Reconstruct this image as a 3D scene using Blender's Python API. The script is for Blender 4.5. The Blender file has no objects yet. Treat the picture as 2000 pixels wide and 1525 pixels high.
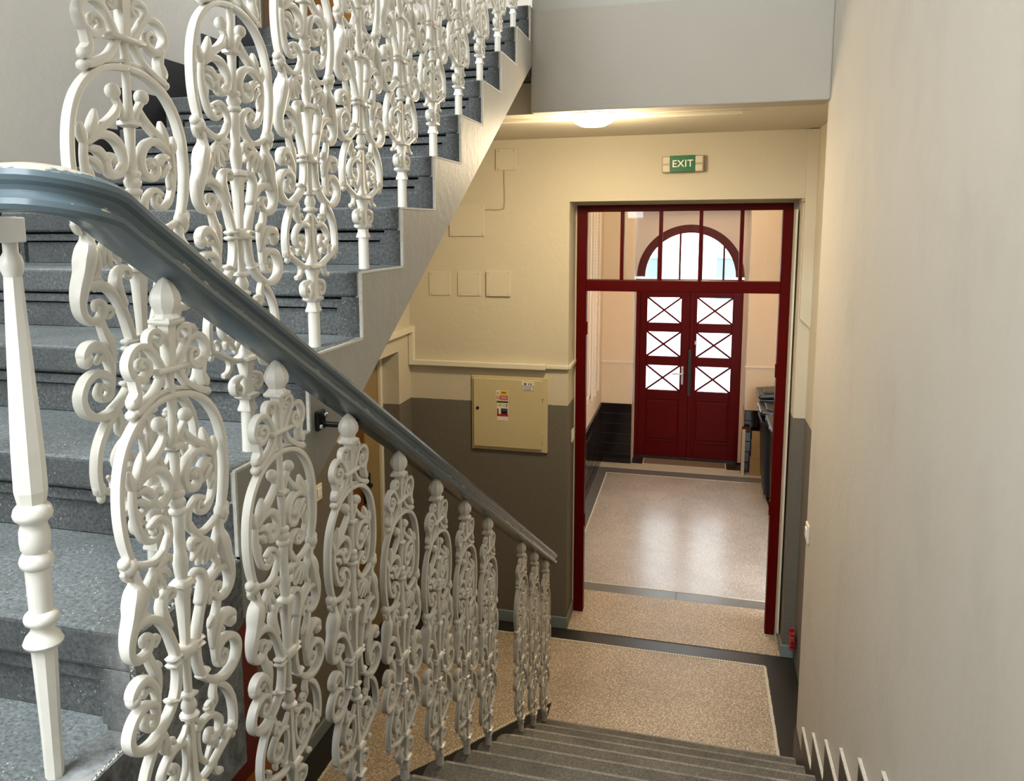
import bpy, bmesh, math, random
from mathutils import Vector, Matrix
random.seed(7)
S = bpy.context.scene
COL = S.collection
PI = math.pi

# ------------------------------------------------------------------ camera
cam = bpy.data.cameras.new('camera')
cam.sensor_fit = 'HORIZONTAL'; cam.sensor_width = 36.0
cam.lens = 28.0447; cam.shift_x = 0.037235; cam.shift_y = -0.05546
cam.clip_start = 0.02; cam.clip_end = 200
co = bpy.data.objects.new('camera', cam); COL.objects.link(co)
R_ = Vector((0.963193, 0.268723, -0.00682)); D_ = Vector((0.029597, -0.131237, -0.990909)); F_ = Vector((-0.267175, 0.954235, -0.13436))
m = Matrix(((R_.x, -D_.x, -F_.x, 0.81855), (R_.y, -D_.y, -F_.y, -0.959), (R_.z, -D_.z, -F_.z, 0.61384), (0, 0, 0, 1)))
co.matrix_world = m
S.camera = co

# ------------------------------------------------------------------ world, light, exposure
S.view_settings.view_transform = 'Standard'; S.view_settings.look = 'None'
S.view_settings.gamma = 1.0; S.view_settings.use_curve_mapping = False
S.view_settings.exposure = 0.0
w = bpy.data.worlds.new('sky'); S.world = w; w.use_nodes = True
bg = w.node_tree.nodes['Background']
bg.inputs[0].default_value = (0.86, 0.94, 1.0, 1); bg.inputs[1].default_value = 10.5

def area(name, loc, rot, sx, sy, power, col, spread=180):
    l = bpy.data.lights.new(name, 'AREA'); l.shape = 'RECTANGLE'; l.size = sx; l.size_y = sy
    l.energy = power; l.color = col
    l.spread = math.radians(spread)
    o = bpy.data.objects.new(name, l); o.location = loc; o.rotation_euler = rot; COL.objects.link(o); return o
def point(name, loc, power, col, rad):
    l = bpy.data.lights.new(name, 'POINT'); l.energy = power; l.color = col; l.shadow_soft_size = rad
    o = bpy.data.objects.new(name, l); o.location = loc; COL.objects.link(o); return o
# daylight that enters through the tall landing window behind the camera
area('window_daylight', (-0.6, -1.72, 2.5), (math.radians(38), 0, math.radians(-8)), 1.5, 1.4, 39, (0.90, 0.955, 1.0), 125)
# added lamp high behind the camera, lights the treads from above
area('added_top_light', (-0.65, -1.72, 4.2), (math.radians(38), 0, 0), 1.5, 1.0, 54, (0.90, 0.965, 1.0), 120)

# ------------------------------------------------------------------ helpers
def nt(name):
    mt = bpy.data.materials.new(name); mt.use_nodes = True
    t = mt.node_tree; b = t.nodes['Principled BSDF']
    return mt, t, b
def N(t, kind, **kw):
    n = t.nodes.new(kind)
    for k, v in kw.items(): setattr(n, k, v)
    return n
def ramp(t, stops):
    r = N(t, 'ShaderNodeValToRGB'); e = r.color_ramp.elements
    while len(e) < len(stops): e.new(0.5)
    for i, (p, c) in enumerate(stops):
        e[i].position = p; e[i].color = (*c, 1) if len(c) == 3 else c
    return r
def pos(t):
    return N(t, 'ShaderNodeNewGeometry').outputs['Position']
def noise(t, scale, detail=4, rough=0.55, vec=None, stretch=None):
    n = N(t, 'ShaderNodeTexNoise'); n.inputs['Scale'].default_value = scale
    n.inputs['Detail'].default_value = detail; n.inputs['Roughness'].default_value = rough
    v = vec if vec is not None else pos(t)
    if stretch:
        mp = N(t, 'ShaderNodeMapping'); mp.inputs['Scale'].default_value = stretch
        t.links.new(v, mp.inputs[0]); v = mp.outputs[0]
    t.links.new(v, n.inputs['Vector']); return n.outputs['Fac']
def mix(t, f, a, b):
    n = N(t, 'ShaderNodeMix'); n.data_type = 'RGBA'
    if isinstance(f, float): n.inputs[0].default_value = f
    else: t.links.new(f, n.inputs[0])
    for s, v in ((6, a), (7, b)):
        if isinstance(v, tuple): n.inputs[s].default_value = (*v, 1)
        else: t.links.new(v, n.inputs[s])
    return n.outputs[2]
def bump(t, b, h, strength=0.2, dist=0.01):
    n = N(t, 'ShaderNodeBump'); n.inputs['Strength'].default_value = strength; n.inputs['Distance'].default_value = dist
    t.links.new(h, n.inputs['Height']); t.links.new(n.outputs[0], b.inputs['Normal'])
def plain(name, col, rough=0.5, metal=0.0, var=0.0, vs=20.0, spec=None, coat=0.0):
    mt, t, b = nt(name)
    b.inputs['Roughness'].default_value = rough; b.inputs['Metallic'].default_value = metal
    if spec is not None: b.inputs['Specular IOR Level'].default_value = spec
    if coat: b.inputs['Coat Weight'].default_value = coat; b.inputs['Coat Roughness'].default_value = 0.08
    if var:
        f = noise(t, vs)
        c = mix(t, f, tuple(x * (1 - var) for x in col), tuple(min(1, x * (1 + var)) for x in col))
        t.links.new(c, b.inputs['Base Color'])
    else: b.inputs['Base Color'].default_value = (*col, 1)
    return mt
def plaster(name, col, stain, rough=0.75, split=None, low=None, streak=True):
    mt, t, b = nt(name); b.inputs['Roughness'].default_value = rough
    f1 = noise(t, 1.3, 6, 0.6, stretch=(1, 1, 0.7)); f2 = noise(t, 3.2, 7, 0.62, stretch=(1.1, 1.1, 0.65))
    r1 = ramp(t, [(0.35, (0, 0, 0)), (0.7, (1, 1, 1))]); t.links.new(f1, r1.inputs[0])
    r2 = ramp(t, [(0.52, (0, 0, 0)), (0.78, (0.38, 0.38, 0.38))]); t.links.new(f2, r2.inputs[0])
    c = mix(t, r1.outputs[0], col, tuple(x * 0.94 for x in col))
    if streak: c = mix(t, r2.outputs[0], c, stain)
    if split is not None:
        sp = N(t, 'ShaderNodeSeparateXYZ'); t.links.new(pos(t), sp.inputs[0])
        nz = noise(t, 30, 2)
        ma = N(t, 'ShaderNodeMath', operation='MULTIPLY_ADD'); t.links.new(nz, ma.inputs[0]); ma.inputs[1].default_value = 0.008
        t.links.new(sp.outputs[2], ma.inputs[2])
        lt = N(t, 'ShaderNodeMath', operation='LESS_THAN'); t.links.new(ma.outputs[0], lt.inputs[0]); lt.inputs[1].default_value = split
        f3 = noise(t, 60, 3); lc = mix(t, f3, tuple(x * 0.85 for x in low), tuple(x * 1.15 for x in low))
        c = mix(t, lt.outputs[0], c, lc)
    t.links.new(c, b.inputs['Base Color'])
    bump(t, b, noise(t, 24, 8, 0.6), 0.25, 0.01)
    return mt
def granite(name, dark, light, speck, rough=0.6, sc=1.0, worn=False):  # worn: scuffed open edge, plus top light painted on upward faces
    mt, t, b = nt(name); b.inputs['Roughness'].default_value = rough
    f = noise(t, 120 * sc, 8, 0.8); r = ramp(t, [(0.36, dark), (0.64, light)]); t.links.new(f, r.inputs[0])
    g = noise(t, 4, 4); rg = ramp(t, [(0.3, (0.62, 0.62, 0.62)), (0.7, (1.3, 1.3, 1.3))]); t.links.new(g, rg.inputs[0])
    mu = N(t, 'ShaderNodeMix'); mu.data_type = 'RGBA'; mu.blend_type = 'MULTIPLY'; mu.inputs[0].default_value = 1
    t.links.new(r.outputs[0], mu.inputs[6]); t.links.new(rg.outputs[0], mu.inputs[7])
    v = N(t, 'ShaderNodeTexVoronoi'); v.inputs['Scale'].default_value = 130 * sc; t.links.new(pos(t), v.inputs['Vector'])
    rv = ramp(t, [(0.10, (1, 1, 1)), (0.2, (0, 0, 0))]); t.links.new(v.outputs['Distance'], rv.inputs[0])
    k = noise(t, 14, 3); rk = ramp(t, [(0.5, (0, 0, 0)), (0.6, (1, 1, 1))]); t.links.new(k, rk.inputs[0])
    mm = N(t, 'ShaderNodeMath', operation='MULTIPLY'); t.links.new(rv.outputs[0], mm.inputs[0]); t.links.new(rk.outputs[0], mm.inputs[1])
    cc = mix(t, mm.outputs[0], mu.outputs[2], speck)
    if worn:                                              # light from above painted in: upward faces paler than risers
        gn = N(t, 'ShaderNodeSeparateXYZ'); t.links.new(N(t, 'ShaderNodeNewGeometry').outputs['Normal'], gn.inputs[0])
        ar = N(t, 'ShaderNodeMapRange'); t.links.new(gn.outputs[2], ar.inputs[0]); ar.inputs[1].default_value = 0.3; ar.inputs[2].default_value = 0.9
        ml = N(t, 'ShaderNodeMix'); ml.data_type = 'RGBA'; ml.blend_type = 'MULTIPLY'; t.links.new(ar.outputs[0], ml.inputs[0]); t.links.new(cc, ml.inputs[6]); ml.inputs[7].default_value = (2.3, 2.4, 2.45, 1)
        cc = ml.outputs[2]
    if worn:                                              # pale scuffed stone along the open edge that hands and feet rub
        sp = N(t, 'ShaderNodeSeparateXYZ'); t.links.new(pos(t), sp.inputs[0])
        a1 = N(t, 'ShaderNodeMapRange'); t.links.new(sp.outputs[0], a1.inputs[0]); a1.inputs[1].default_value = -0.075; a1.inputs[2].default_value = 0.0
        a2 = N(t, 'ShaderNodeMapRange'); t.links.new(sp.outputs[2], a2.inputs[0]); a2.inputs[1].default_value = 0.03; a2.inputs[2].default_value = -0.03
        a3 = N(t, 'ShaderNodeMapRange'); t.links.new(noise(t, 22, 5, 0.7), a3.inputs[0]); a3.inputs[1].default_value = 0.3; a3.inputs[2].default_value = 0.65
        p1 = N(t, 'ShaderNodeMath', operation='MULTIPLY'); t.links.new(a1.outputs[0], p1.inputs[0]); t.links.new(a2.outputs[0], p1.inputs[1])
        p2 = N(t, 'ShaderNodeMath', operation='MULTIPLY'); t.links.new(p1.outputs[0], p2.inputs[0]); t.links.new(a3.outputs[0], p2.inputs[1])
        cc = mix(t, p2.outputs[0], cc, (0.46, 0.47, 0.46))
    t.links.new(cc, b.inputs['Base Color'])
    bump(t, b, f, 0.5, 0.008)
    return mt
def terrazzo(name, cols, grout, scale, rough, spec=0.5):
    mt, t, b = nt(name); b.inputs['Roughness'].default_value = rough; b.inputs['Specular IOR Level'].default_value = spec
    v = N(t, 'ShaderNodeTexVoronoi'); v.inputs['Scale'].default_value = scale; t.links.new(pos(t), v.inputs['Vector'])
    sp = N(t, 'ShaderNodeSeparateColor'); t.links.new(v.outputs['Color'], sp.inputs[0])
    n = len(cols); r = ramp(t, [((i + 0.5) / n, c) for i, c in enumerate(cols)]); r.color_ramp.interpolation = 'CONSTANT'
    t.links.new(sp.outputs[0], r.inputs[0])
    rd = ramp(t, [(0.42, (0, 0, 0)), (0.62, (1, 1, 1))]); t.links.new(v.outputs['Distance'], rd.inputs[0])
    c = mix(t, rd.outputs[0], r.outputs[0], grout)
    g = noise(t, 2.5, 4); rg = ramp(t, [(0.3, (0.86, 0.86, 0.86)), (0.7, (1.08, 1.08, 1.08))]); t.links.new(g, rg.inputs[0])
    mu = N(t, 'ShaderNodeMix'); mu.data_type = 'RGBA'; mu.blend_type = 'MULTIPLY'; mu.inputs[0].default_value = 1
    t.links.new(c, mu.inputs[6]); t.links.new(rg.outputs[0], mu.inputs[7]); t.links.new(mu.outputs[2], b.inputs['Base Color'])
    return mt

M = {}
M['wall'] = plaster('plaster_greige', (0.56, 0.515, 0.44), (0.40, 0.36, 0.30))
M['wall_up'] = plaster('plaster_greige_upper', (0.53, 0.49, 0.43), (0.45, 0.41, 0.36))
M['hall'] = plaster('plaster_cream', (0.62, 0.57, 0.45), (0.50, 0.45, 0.34), split=-0.60, low=(0.155, 0.14, 0.115), streak=False)
M['ceil'] = plaster('plaster_ceiling', (0.60, 0.55, 0.44), (0.5, 0.45, 0.35), streak=False)
M['beam'] = plaster('plaster_beam', (0.42, 0.385, 0.325), (0.36, 0.335, 0.295), streak=False)
M['string'] = plaster('stringer_paint', (0.37, 0.345, 0.295), (0.5, 0.46, 0.39), rough=0.55)
M['rough'] = granite('rough_stone', (0.07, 0.075, 0.075), (0.30, 0.30, 0.285), (0.5, 0.49, 0.46), 0.85, 0.3)
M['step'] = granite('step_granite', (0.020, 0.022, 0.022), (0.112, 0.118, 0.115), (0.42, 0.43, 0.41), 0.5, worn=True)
M['step2'] = granite('worn_granite', (0.075, 0.07, 0.06), (0.22, 0.205, 0.175), (0.56, 0.53, 0.45), 0.55, 0.8)
M['nosing'] = granite('worn_nosing_stone', (0.16, 0.15, 0.13), (0.42, 0.40, 0.35), (0.66, 0.63, 0.55), 0.5, 0.9)
M['edge'] = plain('chipped_edge_paint', (0.62, 0.60, 0.54), 0.7, var=0.3, vs=60)
M['blackskirt'] = plain('black_skirting_paint', (0.012, 0.010, 0.010), 0.45)
M['brownskirt'] = plain('brown_skirting_paint', (0.030, 0.022, 0.018), 0.45)
M['blueskirt'] = plain('blue_grey_skirting_paint', (0.22, 0.27, 0.27), 0.5, var=0.15)
M['ivory'] = plain('ivory_gloss_paint', (0.73, 0.695, 0.615), 0.3, var=0.07, vs=35)
M['red'] = plain('dark_red_gloss_paint', (0.086, 0.0006, 0.0004), 0.42, var=0.12, vs=9, spec=0.12)
M['blackstone'] = plain('black_floor_stone', (0.022, 0.020, 0.018), 0.35, var=0.3, vs=12)
M['greystone'] = plain('grey_floor_stone', (0.17, 0.165, 0.16), 0.28, var=0.12, vs=10)
M['lightstone'] = plain('pale_floor_stone', (0.62, 0.56, 0.46), 0.35, var=0.06, vs=14)
M['terr'] = terrazzo('hall_terrazzo', [(0.60, 0.50, 0.38), (0.70, 0.61, 0.48), (0.46, 0.37, 0.27), (0.64, 0.52, 0.39), (0.55, 0.47, 0.37), (0.74, 0.66, 0.54)], (0.36, 0.29, 0.21), 95, 0.42)
M['terr2'] = terrazzo('corridor_terrazzo', [(0.54, 0.49, 0.45), (0.60, 0.545, 0.50), (0.47, 0.42, 0.38), (0.56, 0.50, 0.45), (0.62, 0.57, 0.53)], (0.44, 0.39, 0.35), 80, 0.24, 0.8)
M['tess'] = plain('cream_tessera', (0.78, 0.73, 0.63), 0.5)
M['black_tile'] = plain('black_glazed_tile', (0.008, 0.005, 0.006), 0.12)
M['grout'] = plain('tile_grout', (0.10, 0.085, 0.08), 0.8)
M['corr'] = plaster('corridor_paint', (0.74, 0.58, 0.40), (0.65, 0.50, 0.33), streak=False, rough=0.6)
M['mould'] = plain('corridor_moulding_paint', (0.78, 0.68, 0.55), 0.5)
M['doory'] = plain('yellow_door_paint', (0.30, 0.22, 0.095), 0.4, var=0.06)
M['doororange'] = plain('orange_brown_wood', (0.34, 0.135, 0.022), 0.4, var=0.2, vs=6)
M['doorwood'] = plain('dark_orange_wood', (0.17, 0.062, 0.010), 0.45, var=0.2, vs=6)
M['doorred'] = plain('dark_red_door_paint', (0.12, 0.008, 0.006), 0.5)
M['doorbrown'] = plain('dark_brown_door_paint', (0.045, 0.018, 0.012), 0.5)
M['boxpaint'] = plain('cabinet_paint', (0.60, 0.52, 0.31), 0.45, var=0.03)
M['plate'] = plain('cover_plate_paint', (0.64, 0.59, 0.47), 0.6)
M['cream'] = plain('cream_plastic', (0.76, 0.72, 0.60), 0.4)
M['white'] = plain('white_plastic', (0.85, 0.84, 0.80), 0.35)
M['dark'] = plain('dark_metal', (0.02, 0.02, 0.02), 0.35, 0.6)
M['steel'] = plain('brushed_steel', (0.62, 0.62, 0.62), 0.3, 1.0)
M['bronze'] = plain('clear_housing_edge', (0.42, 0.35, 0.27), 0.35)
M['green'] = plain('exit_green', (0.0, 0.13, 0.035), 0.4)
M['ink'] = plain('black_ink', (0.015, 0.013, 0.012), 0.5)
M['stick_r'] = plain('sticker_red', (0.45, 0.015, 0.02), 0.5)
M['stick_y'] = plain('sticker_yellow', (0.75, 0.50, 0.05), 0.5)
M['stick_w'] = plain('sticker_white', (0.80, 0.78, 0.70), 0.5)
M['stick_b'] = plain('sticker_blue', (0.05, 0.08, 0.25), 0.5)
M['bin'] = plain('black_bin_plastic', (0.014, 0.014, 0.016), 0.3)
M['card'] = plain('cardboard', (0.42, 0.27, 0.12), 0.8, var=0.08)
M['mat'] = plain('brown_door_mat', (0.20, 0.14, 0.09), 0.9, var=0.2, vs=80)
M['boardwood'] = plain('pale_chipboard_edge', (0.62, 0.50, 0.33), 0.6)
M['facade'] = plaster('facade_render', (0.80, 0.80, 0.78), (0.7, 0.7, 0.68), streak=False)
M['facadepane'] = plain('facade_window_pane', (0.18, 0.25, 0.30), 0.1)
M['street'] = plain('street_asphalt', (0.35, 0.36, 0.38), 0.8, var=0.1, vs=3)
M['wheelred'] = plain('valve_red_paint', (0.30, 0.008, 0.015), 0.4)
mt, t, b = nt('rail_paint')                                  # grey-blue gloss, worn to cream primer
b.inputs['Roughness'].default_value = 0.22
f = noise(t, 3.2, 5, 0.6, stretch=(1, 1, 2)); f2 = noise(t, 38, 4, 0.6)
ad = N(t, 'ShaderNodeMath', operation='MULTIPLY_ADD'); t.links.new(f2, ad.inputs[0]); ad.inputs[1].default_value = 0.35; t.links.new(f, ad.inputs[2])
sn = N(t, 'ShaderNodeSeparateXYZ'); t.links.new(N(t, 'ShaderNodeNewGeometry').outputs['Normal'], sn.inputs[0])
m2 = N(t, 'ShaderNodeMath', operation='MULTIPLY_ADD'); t.links.new(sn.outputs[2], m2.inputs[0]); m2.inputs[1].default_value = 0.32; t.links.new(ad.outputs[0], m2.inputs[2])
rr = ramp(t, [(0.90, (0, 0, 0)), (0.92, (1, 1, 1))]); t.links.new(m2.outputs[0], rr.inputs[0])
fb = noise(t, 5, 3); bc = mix(t, fb, (0.075, 0.102, 0.117), (0.12, 0.16, 0.182))
t.links.new(mix(t, rr.outputs[0], bc, (0.50, 0.45, 0.36)), b.inputs['Base Color']); M['rail'] = mt
mt, t, b = nt('window_glass')                                # clear pane, lets daylight through
gl = N(t, 'ShaderNodeBsdfGlossy'); gl.inputs['Roughness'].default_value = 0.02
tr = N(t, 'ShaderNodeBsdfTransparent'); tr.inputs[0].default_value = (0.93, 0.95, 0.95, 1)
fr = N(t, 'ShaderNodeFresnel'); fr.inputs[0].default_value = 1.45
ms = N(t, 'ShaderNodeMixShader'); t.links.new(fr.outputs[0], ms.inputs[0]); t.links.new(tr.outputs[0], ms.inputs[1]); t.links.new(gl.outputs[0], ms.inputs[2])
t.links.new(ms.outputs[0], t.nodes['Material Output'].inputs[0]); M['glass'] = mt
def emit(name, col, s):
    mt, t, b = nt(name); b.inputs['Base Color'].default_value = (*col, 1)
    b.inputs['Emission Color'].default_value = (*col, 1); b.inputs['Emission Strength'].default_value = s; return mt
M['lamp'] = emit('lamp_glow', (1.0, 0.86, 0.60), 9.0)

# ---------------------------------------------------------------- mesh helpers
def obj(name, bm, mat, parent=None, loc=None, smooth=False, rot=None, sharp=50):
    me = bpy.data.meshes.new(name)
    bmesh.ops.recalc_face_normals(bm, faces=bm.faces)
    bm.to_mesh(me); bm.free()
    if smooth:
        me.polygons.foreach_set('use_smooth', [True] * len(me.polygons)); me.set_sharp_from_angle(angle=math.radians(sharp))
    for mm in (mat if isinstance(mat, (list, tuple)) else [mat]): me.materials.append(mm)
    o = bpy.data.objects.new(name, me); COL.objects.link(o)
    if parent: o.parent = parent
    if loc: o.location = loc
    if rot: o.rotation_euler = rot
    return o
def inst(name, me, parent=None, loc=(0, 0, 0), scale=None, rot=None):
    o = bpy.data.objects.new(name, me); COL.objects.link(o); o.parent = parent; o.location = loc
    if scale: o.scale = scale
    if rot: o.rotation_euler = rot
    return o
def tag(o, label=None, cat=None, group=None, kind=None):
    if label: o['label'] = label
    if cat: o['category'] = cat
    if group: o['group'] = group
    if kind: o['kind'] = kind
    return o
def thing(name, label, cat, loc=(0, 0, 0), group=None, rot=None):
    o = bpy.data.objects.new(name, None); COL.objects.link(o); o.location = loc; o.empty_display_size = 0.05
    if rot: o.rotation_euler = rot
    return tag(o, label, cat, group)
def struct(name, label=None):
    o = bpy.data.objects.new(name, None); COL.objects.link(o); o['kind'] = 'structure'; o.empty_display_size = 0.05
    if label: o['label'] = label
    return o
def box(bm, x0, x1, y0, y1, z0, z1, bev=0.0, seg=2):
    vs = [bm.verts.new(c) for c in ((x0, y0, z0), (x1, y0, z0), (x1, y1, z0), (x0, y1, z0), (x0, y0, z1), (x1, y0, z1), (x1, y1, z1), (x0, y1, z1))]
    fs = [bm.faces.new([vs[i] for i in f]) for f in ((0, 3, 2, 1), (4, 5, 6, 7), (0, 1, 5, 4), (1, 2, 6, 5), (2, 3, 7, 6), (3, 0, 4, 7))]
    if bev:
        es = {e for f in fs for e in f.edges}
        bmesh.ops.bevel(bm, geom=list(es), offset=bev, segments=seg, affect='EDGES', profile=0.5)
def bx(*a, **k):
    bm = bmesh.new(); box(bm, *a, **k); return bm
def prism(bm, pts, axis, a, b):
    def P(p, c):
        return (c, p[0], p[1]) if axis == 'x' else (p[0], c, p[1]) if axis == 'y' else (p[0], p[1], c)
    A = [bm.verts.new(P(p, a)) for p in pts]; B = [bm.verts.new(P(p, b)) for p in pts]
    n = len(pts); f1 = bm.faces.new(A); f2 = bm.faces.new(B[::-1])
    for i in range(n): bm.faces.new((A[i], B[i], B[(i + 1) % n], A[(i + 1) % n]))
    f1.normal_update(); f2.normal_update()
    bmesh.ops.triangulate(bm, faces=[f1, f2])
def pr(pts, axis, a, b):
    bm = bmesh.new(); prism(bm, pts, axis, a, b); return bm
def spline(P, n=4):
    out = []
    k = len(P)
    for i in range(k - 1):
        p0, p1, p2, p3 = P[max(i - 1, 0)], P[i], P[i + 1], P[min(i + 2, k - 1)]
        for j in range(n):
            s = j / n
            out.append(tuple(0.5 * (2 * b + (c - a) * s + (2 * a - 5 * b + 4 * c - d) * s * s + (3 * b - a - 3 * c + d) * s ** 3) for a, b, c, d in zip(p0, p1, p2, p3)))
    out.append(tuple(P[-1])); return out
def pw(x, e): return math.copysign(abs(x) ** e, x) if abs(x) > 1e-6 else 0.0
def tube(bm, pts, seg=8, flat=1.0, ex=1.0):
    """pts: (u, v, r) in the casting plane; drawn at y=u, z=v, depth along x"""
    n = len(pts); rings = []
    def ring(u, v, r, tu, tv):
        L = math.hypot(tu, tv) or 1; nu, nv = -tv / L, tu / L
        return [bm.verts.new((pw(math.sin(a), ex) * r * flat, u + nu * pw(math.cos(a), ex) * r, v + nv * pw(math.cos(a), ex) * r)) for a in (2 * PI * i / seg for i in range(seg))]
    for i, (u, v, r) in enumerate(pts):
        a, b = pts[max(i - 1, 0)], pts[min(i + 1, n - 1)]
        tu, tv = b[0] - a[0], b[1] - a[1]; L = math.hypot(tu, tv) or 1; tu /= L; tv /= L
        if i == 0: rings.append(ring(u - tu * r * 0.6, v - tv * r * 0.6, r * 0.6, tu, tv))
        rings.append(ring(u, v, r, tu, tv))
        if i == n - 1: rings.append(ring(u + tu * r * 0.6, v + tv * r * 0.6, r * 0.6, tu, tv))
    for A, B in zip(rings, rings[1:]):
        for i in range(seg): bm.faces.new((A[i], A[(i + 1) % seg], B[(i + 1) % seg], B[i]))
    bm.faces.new(rings[0][::-1]); bm.faces.new(rings[-1])
def ball_(bm, u, v, r, w=0.0, su=1.0, sv=1.0, sw=1.0):
    mt_ = Matrix.Translation((w, u, v)) @ Matrix.Diagonal((sw, su, sv, 1))
    bmesh.ops.create_uvsphere(bm, u_segments=10, v_segments=7, radius=r, matrix=mt_)
def lathe(bm, prof, n=12, cx=0.0, cy=0.0, turn=0.0, z0=0.0):
    rings = []
    for r, z in prof:
        rings.append([bm.verts.new((cx + r * math.cos(2 * PI * i / n + turn), cy + r * math.sin(2 * PI * i / n + turn), z + z0)) for i in range(n)])
    for A, B in zip(rings, rings[1:]):
        for i in range(n): bm.faces.new((A[i], A[(i + 1) % n], B[(i + 1) % n], B[i]))
    bm.faces.new(rings[0][::-1]); bm.faces.new(rings[-1])
def sweep(path, prof, caps=True):
    """profile (side, up) swept along a 3D path, kept upright"""
    bm = bmesh.new(); rings = []
    P = [Vector(p) for p in path]
    for i, p in enumerate(P):
        tg = (P[min(i + 1, len(P) - 1)] - P[max(i - 1, 0)]).normalized()
        side = tg.cross(Vector((0, 0, 1)))
        if side.length < 0.15: side = last
        side = side.normalized(); last = side
        up = side.cross(tg).normalized()
        rings.append([bm.verts.new(p + side * a + up * b_) for a, b_ in prof])
    k = len(prof)
    for A, B in zip(rings, rings[1:]):
        for i in range(k): bm.faces.new((A[i], A[(i + 1) % k], B[(i + 1) % k], B[i]))
    if caps:
        f1 = bm.faces.new(rings[0][::-1]); f2 = bm.faces.new(rings[-1])
    return bm

# ---------------------------------------------------------------- dimensions
FZ = -2.21; H = 0.167; T = 0.30
XL = -1.422; XR = 1.375; XH = -1.13
LT = lambda i: -0.372 - 0.1675 * i          # lower tread level
LY = lambda i: 0.03 + 0.299 * i             # lower nosing
TOP = 10 * H

# ================================================================= SETTING
# right wall of the stair, rising past both floors
o = obj('wall_right', pr([(-1.8, -2.4), (3.1, -2.4), (3.1, 4.8), (-1.8, 4.8)], 'x', XR, XR + 0.125), M['wall']); o['kind'] = 'structure'
o = obj('wall_hall_right', bx(1.5, 1.62, 3.0, 4.34, FZ - 0.1, 1.2), M['hall']); o['kind'] = 'structure'
# left wall above the upper flight
o = obj('wall_left', pr([(-1.8, -2.4), (2.86, -2.4), (2.86, 4.8), (-1.8, 4.8)], 'x', XL - 0.2, XL), M['wall_up']); o['kind'] = 'structure'
# lower left wall, under the upper flight, with the recess of the side door
bm = bmesh.new()
so = lambda y: 0.5567 * y - 0.27
prism(bm, [(-1.8, FZ - 0.1), (3.3, FZ - 0.1), (3.3, min(1.18, so(3.3))), (2.6, min(1.18, so(2.6))), (0.5, so(0.5)), (-1.0, -0.42), (-1.8, -0.42)], 'x', XH - 0.29, XH)
prism(bm, [(3.3, -0.235), (4.085, -0.235), (4.085, 1.18), (3.3, 1.18)], 'x', XH - 0.29, XH)
prism(bm, [(4.085, FZ - 0.1), (4.34, FZ - 0.1), (4.34, 1.18), (4.085, 1.18)], 'x', XH - 0.29, XH)
prism(bm, [(3.25, FZ - 0.1), (4.15, FZ - 0.1), (4.15, 0), (3.25, 0)], 'x', XH - 0.29, XH - 0.2)
o = obj('wall_hall_left', bm, M['hall']); o['kind'] = 'structure'
# door wall of the hall with its deep opening
bm = bmesh.new()
prism(bm, [(-1.42, FZ - 0.1), (0.0, FZ - 0.1), (0.0, 0.765), (1.43, 0.765), (1.43, FZ - 0.1), (1.62, FZ - 0.1), (1.62, 1.2), (-1.42, 1.2)], 'y', 4.32, 4.76)
o = obj('wall_hall_far', bm, M['hall']); o['kind'] = 'structure'
o = obj('ceiling_hall', bx(-1.42, 1.62, 3.16, 4.4, 1.175, 1.33), M['ceil']); o['kind'] = 'structure'
# beam that carries the upper landing
beam = struct('trim_1')
obj('beam', bx(0.0, XR, 3.04, 3.2, 1.165, 1.65, bev=0.006), M['beam'], beam)
obj('kerb', bx(0.0, XR, 3.065, 3.2, 1.65, 1.90), plain('kerb_paint', (0.43, 0.41, 0.365), 0.7), beam)
# upper landing and walls beyond it
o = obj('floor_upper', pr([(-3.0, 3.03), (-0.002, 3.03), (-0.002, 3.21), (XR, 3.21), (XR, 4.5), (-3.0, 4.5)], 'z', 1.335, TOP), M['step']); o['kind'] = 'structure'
o = obj('wall_upper_far', bx(-3.0, XR + 0.1, 4.32, 4.5, TOP, 4.8), plaster('upper_landing_paint', (0.66, 0.56, 0.48), (0.6, 0.5, 0.43), streak=False)); o['kind'] = 'structure'
o = obj('wall_upper_left', bx(-3.1, -3.0, 2.6, 4.5, TOP, 4.8), M['wall_up']); o['kind'] = 'structure'
o = obj('wall_upper_near', bx(-3.0, XL - 0.19, 2.72, 2.86, TOP - 0.4, 4.8), M['wall_up']); o['kind'] = 'structure'
o = obj('ceiling', bx(-3.1, XR + 0.1, -1.9, 4.5, 4.8, 4.9), M['beam']); o['kind'] = 'structure'
# doors on the upper landing, in its far wall
d = struct('door_3')
obj('door_leaf', bx(-2.06, -1.50, 4.28, 4.32, TOP, TOP + 2.1), M['doororange'], d)
obj('door_casing', bx(-2.12, -2.06, 4.26, 4.32, TOP, TOP + 2.18), M['doororange'], d)
d = struct('door_4')
obj('door_leaf', bx(-2.98, -2.24, 4.28, 4.32, TOP, TOP + 2.1), M['doorbrown'], d)
obj('door_casing', bx(-2.24, -2.18, 4.26, 4.32, TOP, TOP + 2.18), M['mould'], d)
# back wall of the half landing with its tall window
wb = struct('wall_back')
bm = bmesh.new()
for a in ((XL - 0.2, -1.40, -2.4, 4.9), (0.10, XR + 0.12, -2.4, 4.9), (-1.40, 0.10, -2.4, 0.65), (-1.40, 0.10, 2.85, 3.65), (-1.40, 0.10, 4.75, 4.9)):
    box(bm, a[0], a[1], -1.86, -1.75, a[2], a[3])
obj('wall_face', bm, M['wall'], wb)
wn = struct('window_1')
for x in (-1.37, -0.90, -0.40, 0.07): obj('window_bar', bx(x - 0.03, x + 0.03, -1.84, -1.78, 0.65, 2.85), M['white'], wn)
for z in (0.68, 1.75, 2.82): obj('window_rail', bx(-1.40, 0.10, -1.84, -1.78, z - 0.03, z + 0.03), M['white'], wn)

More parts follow.
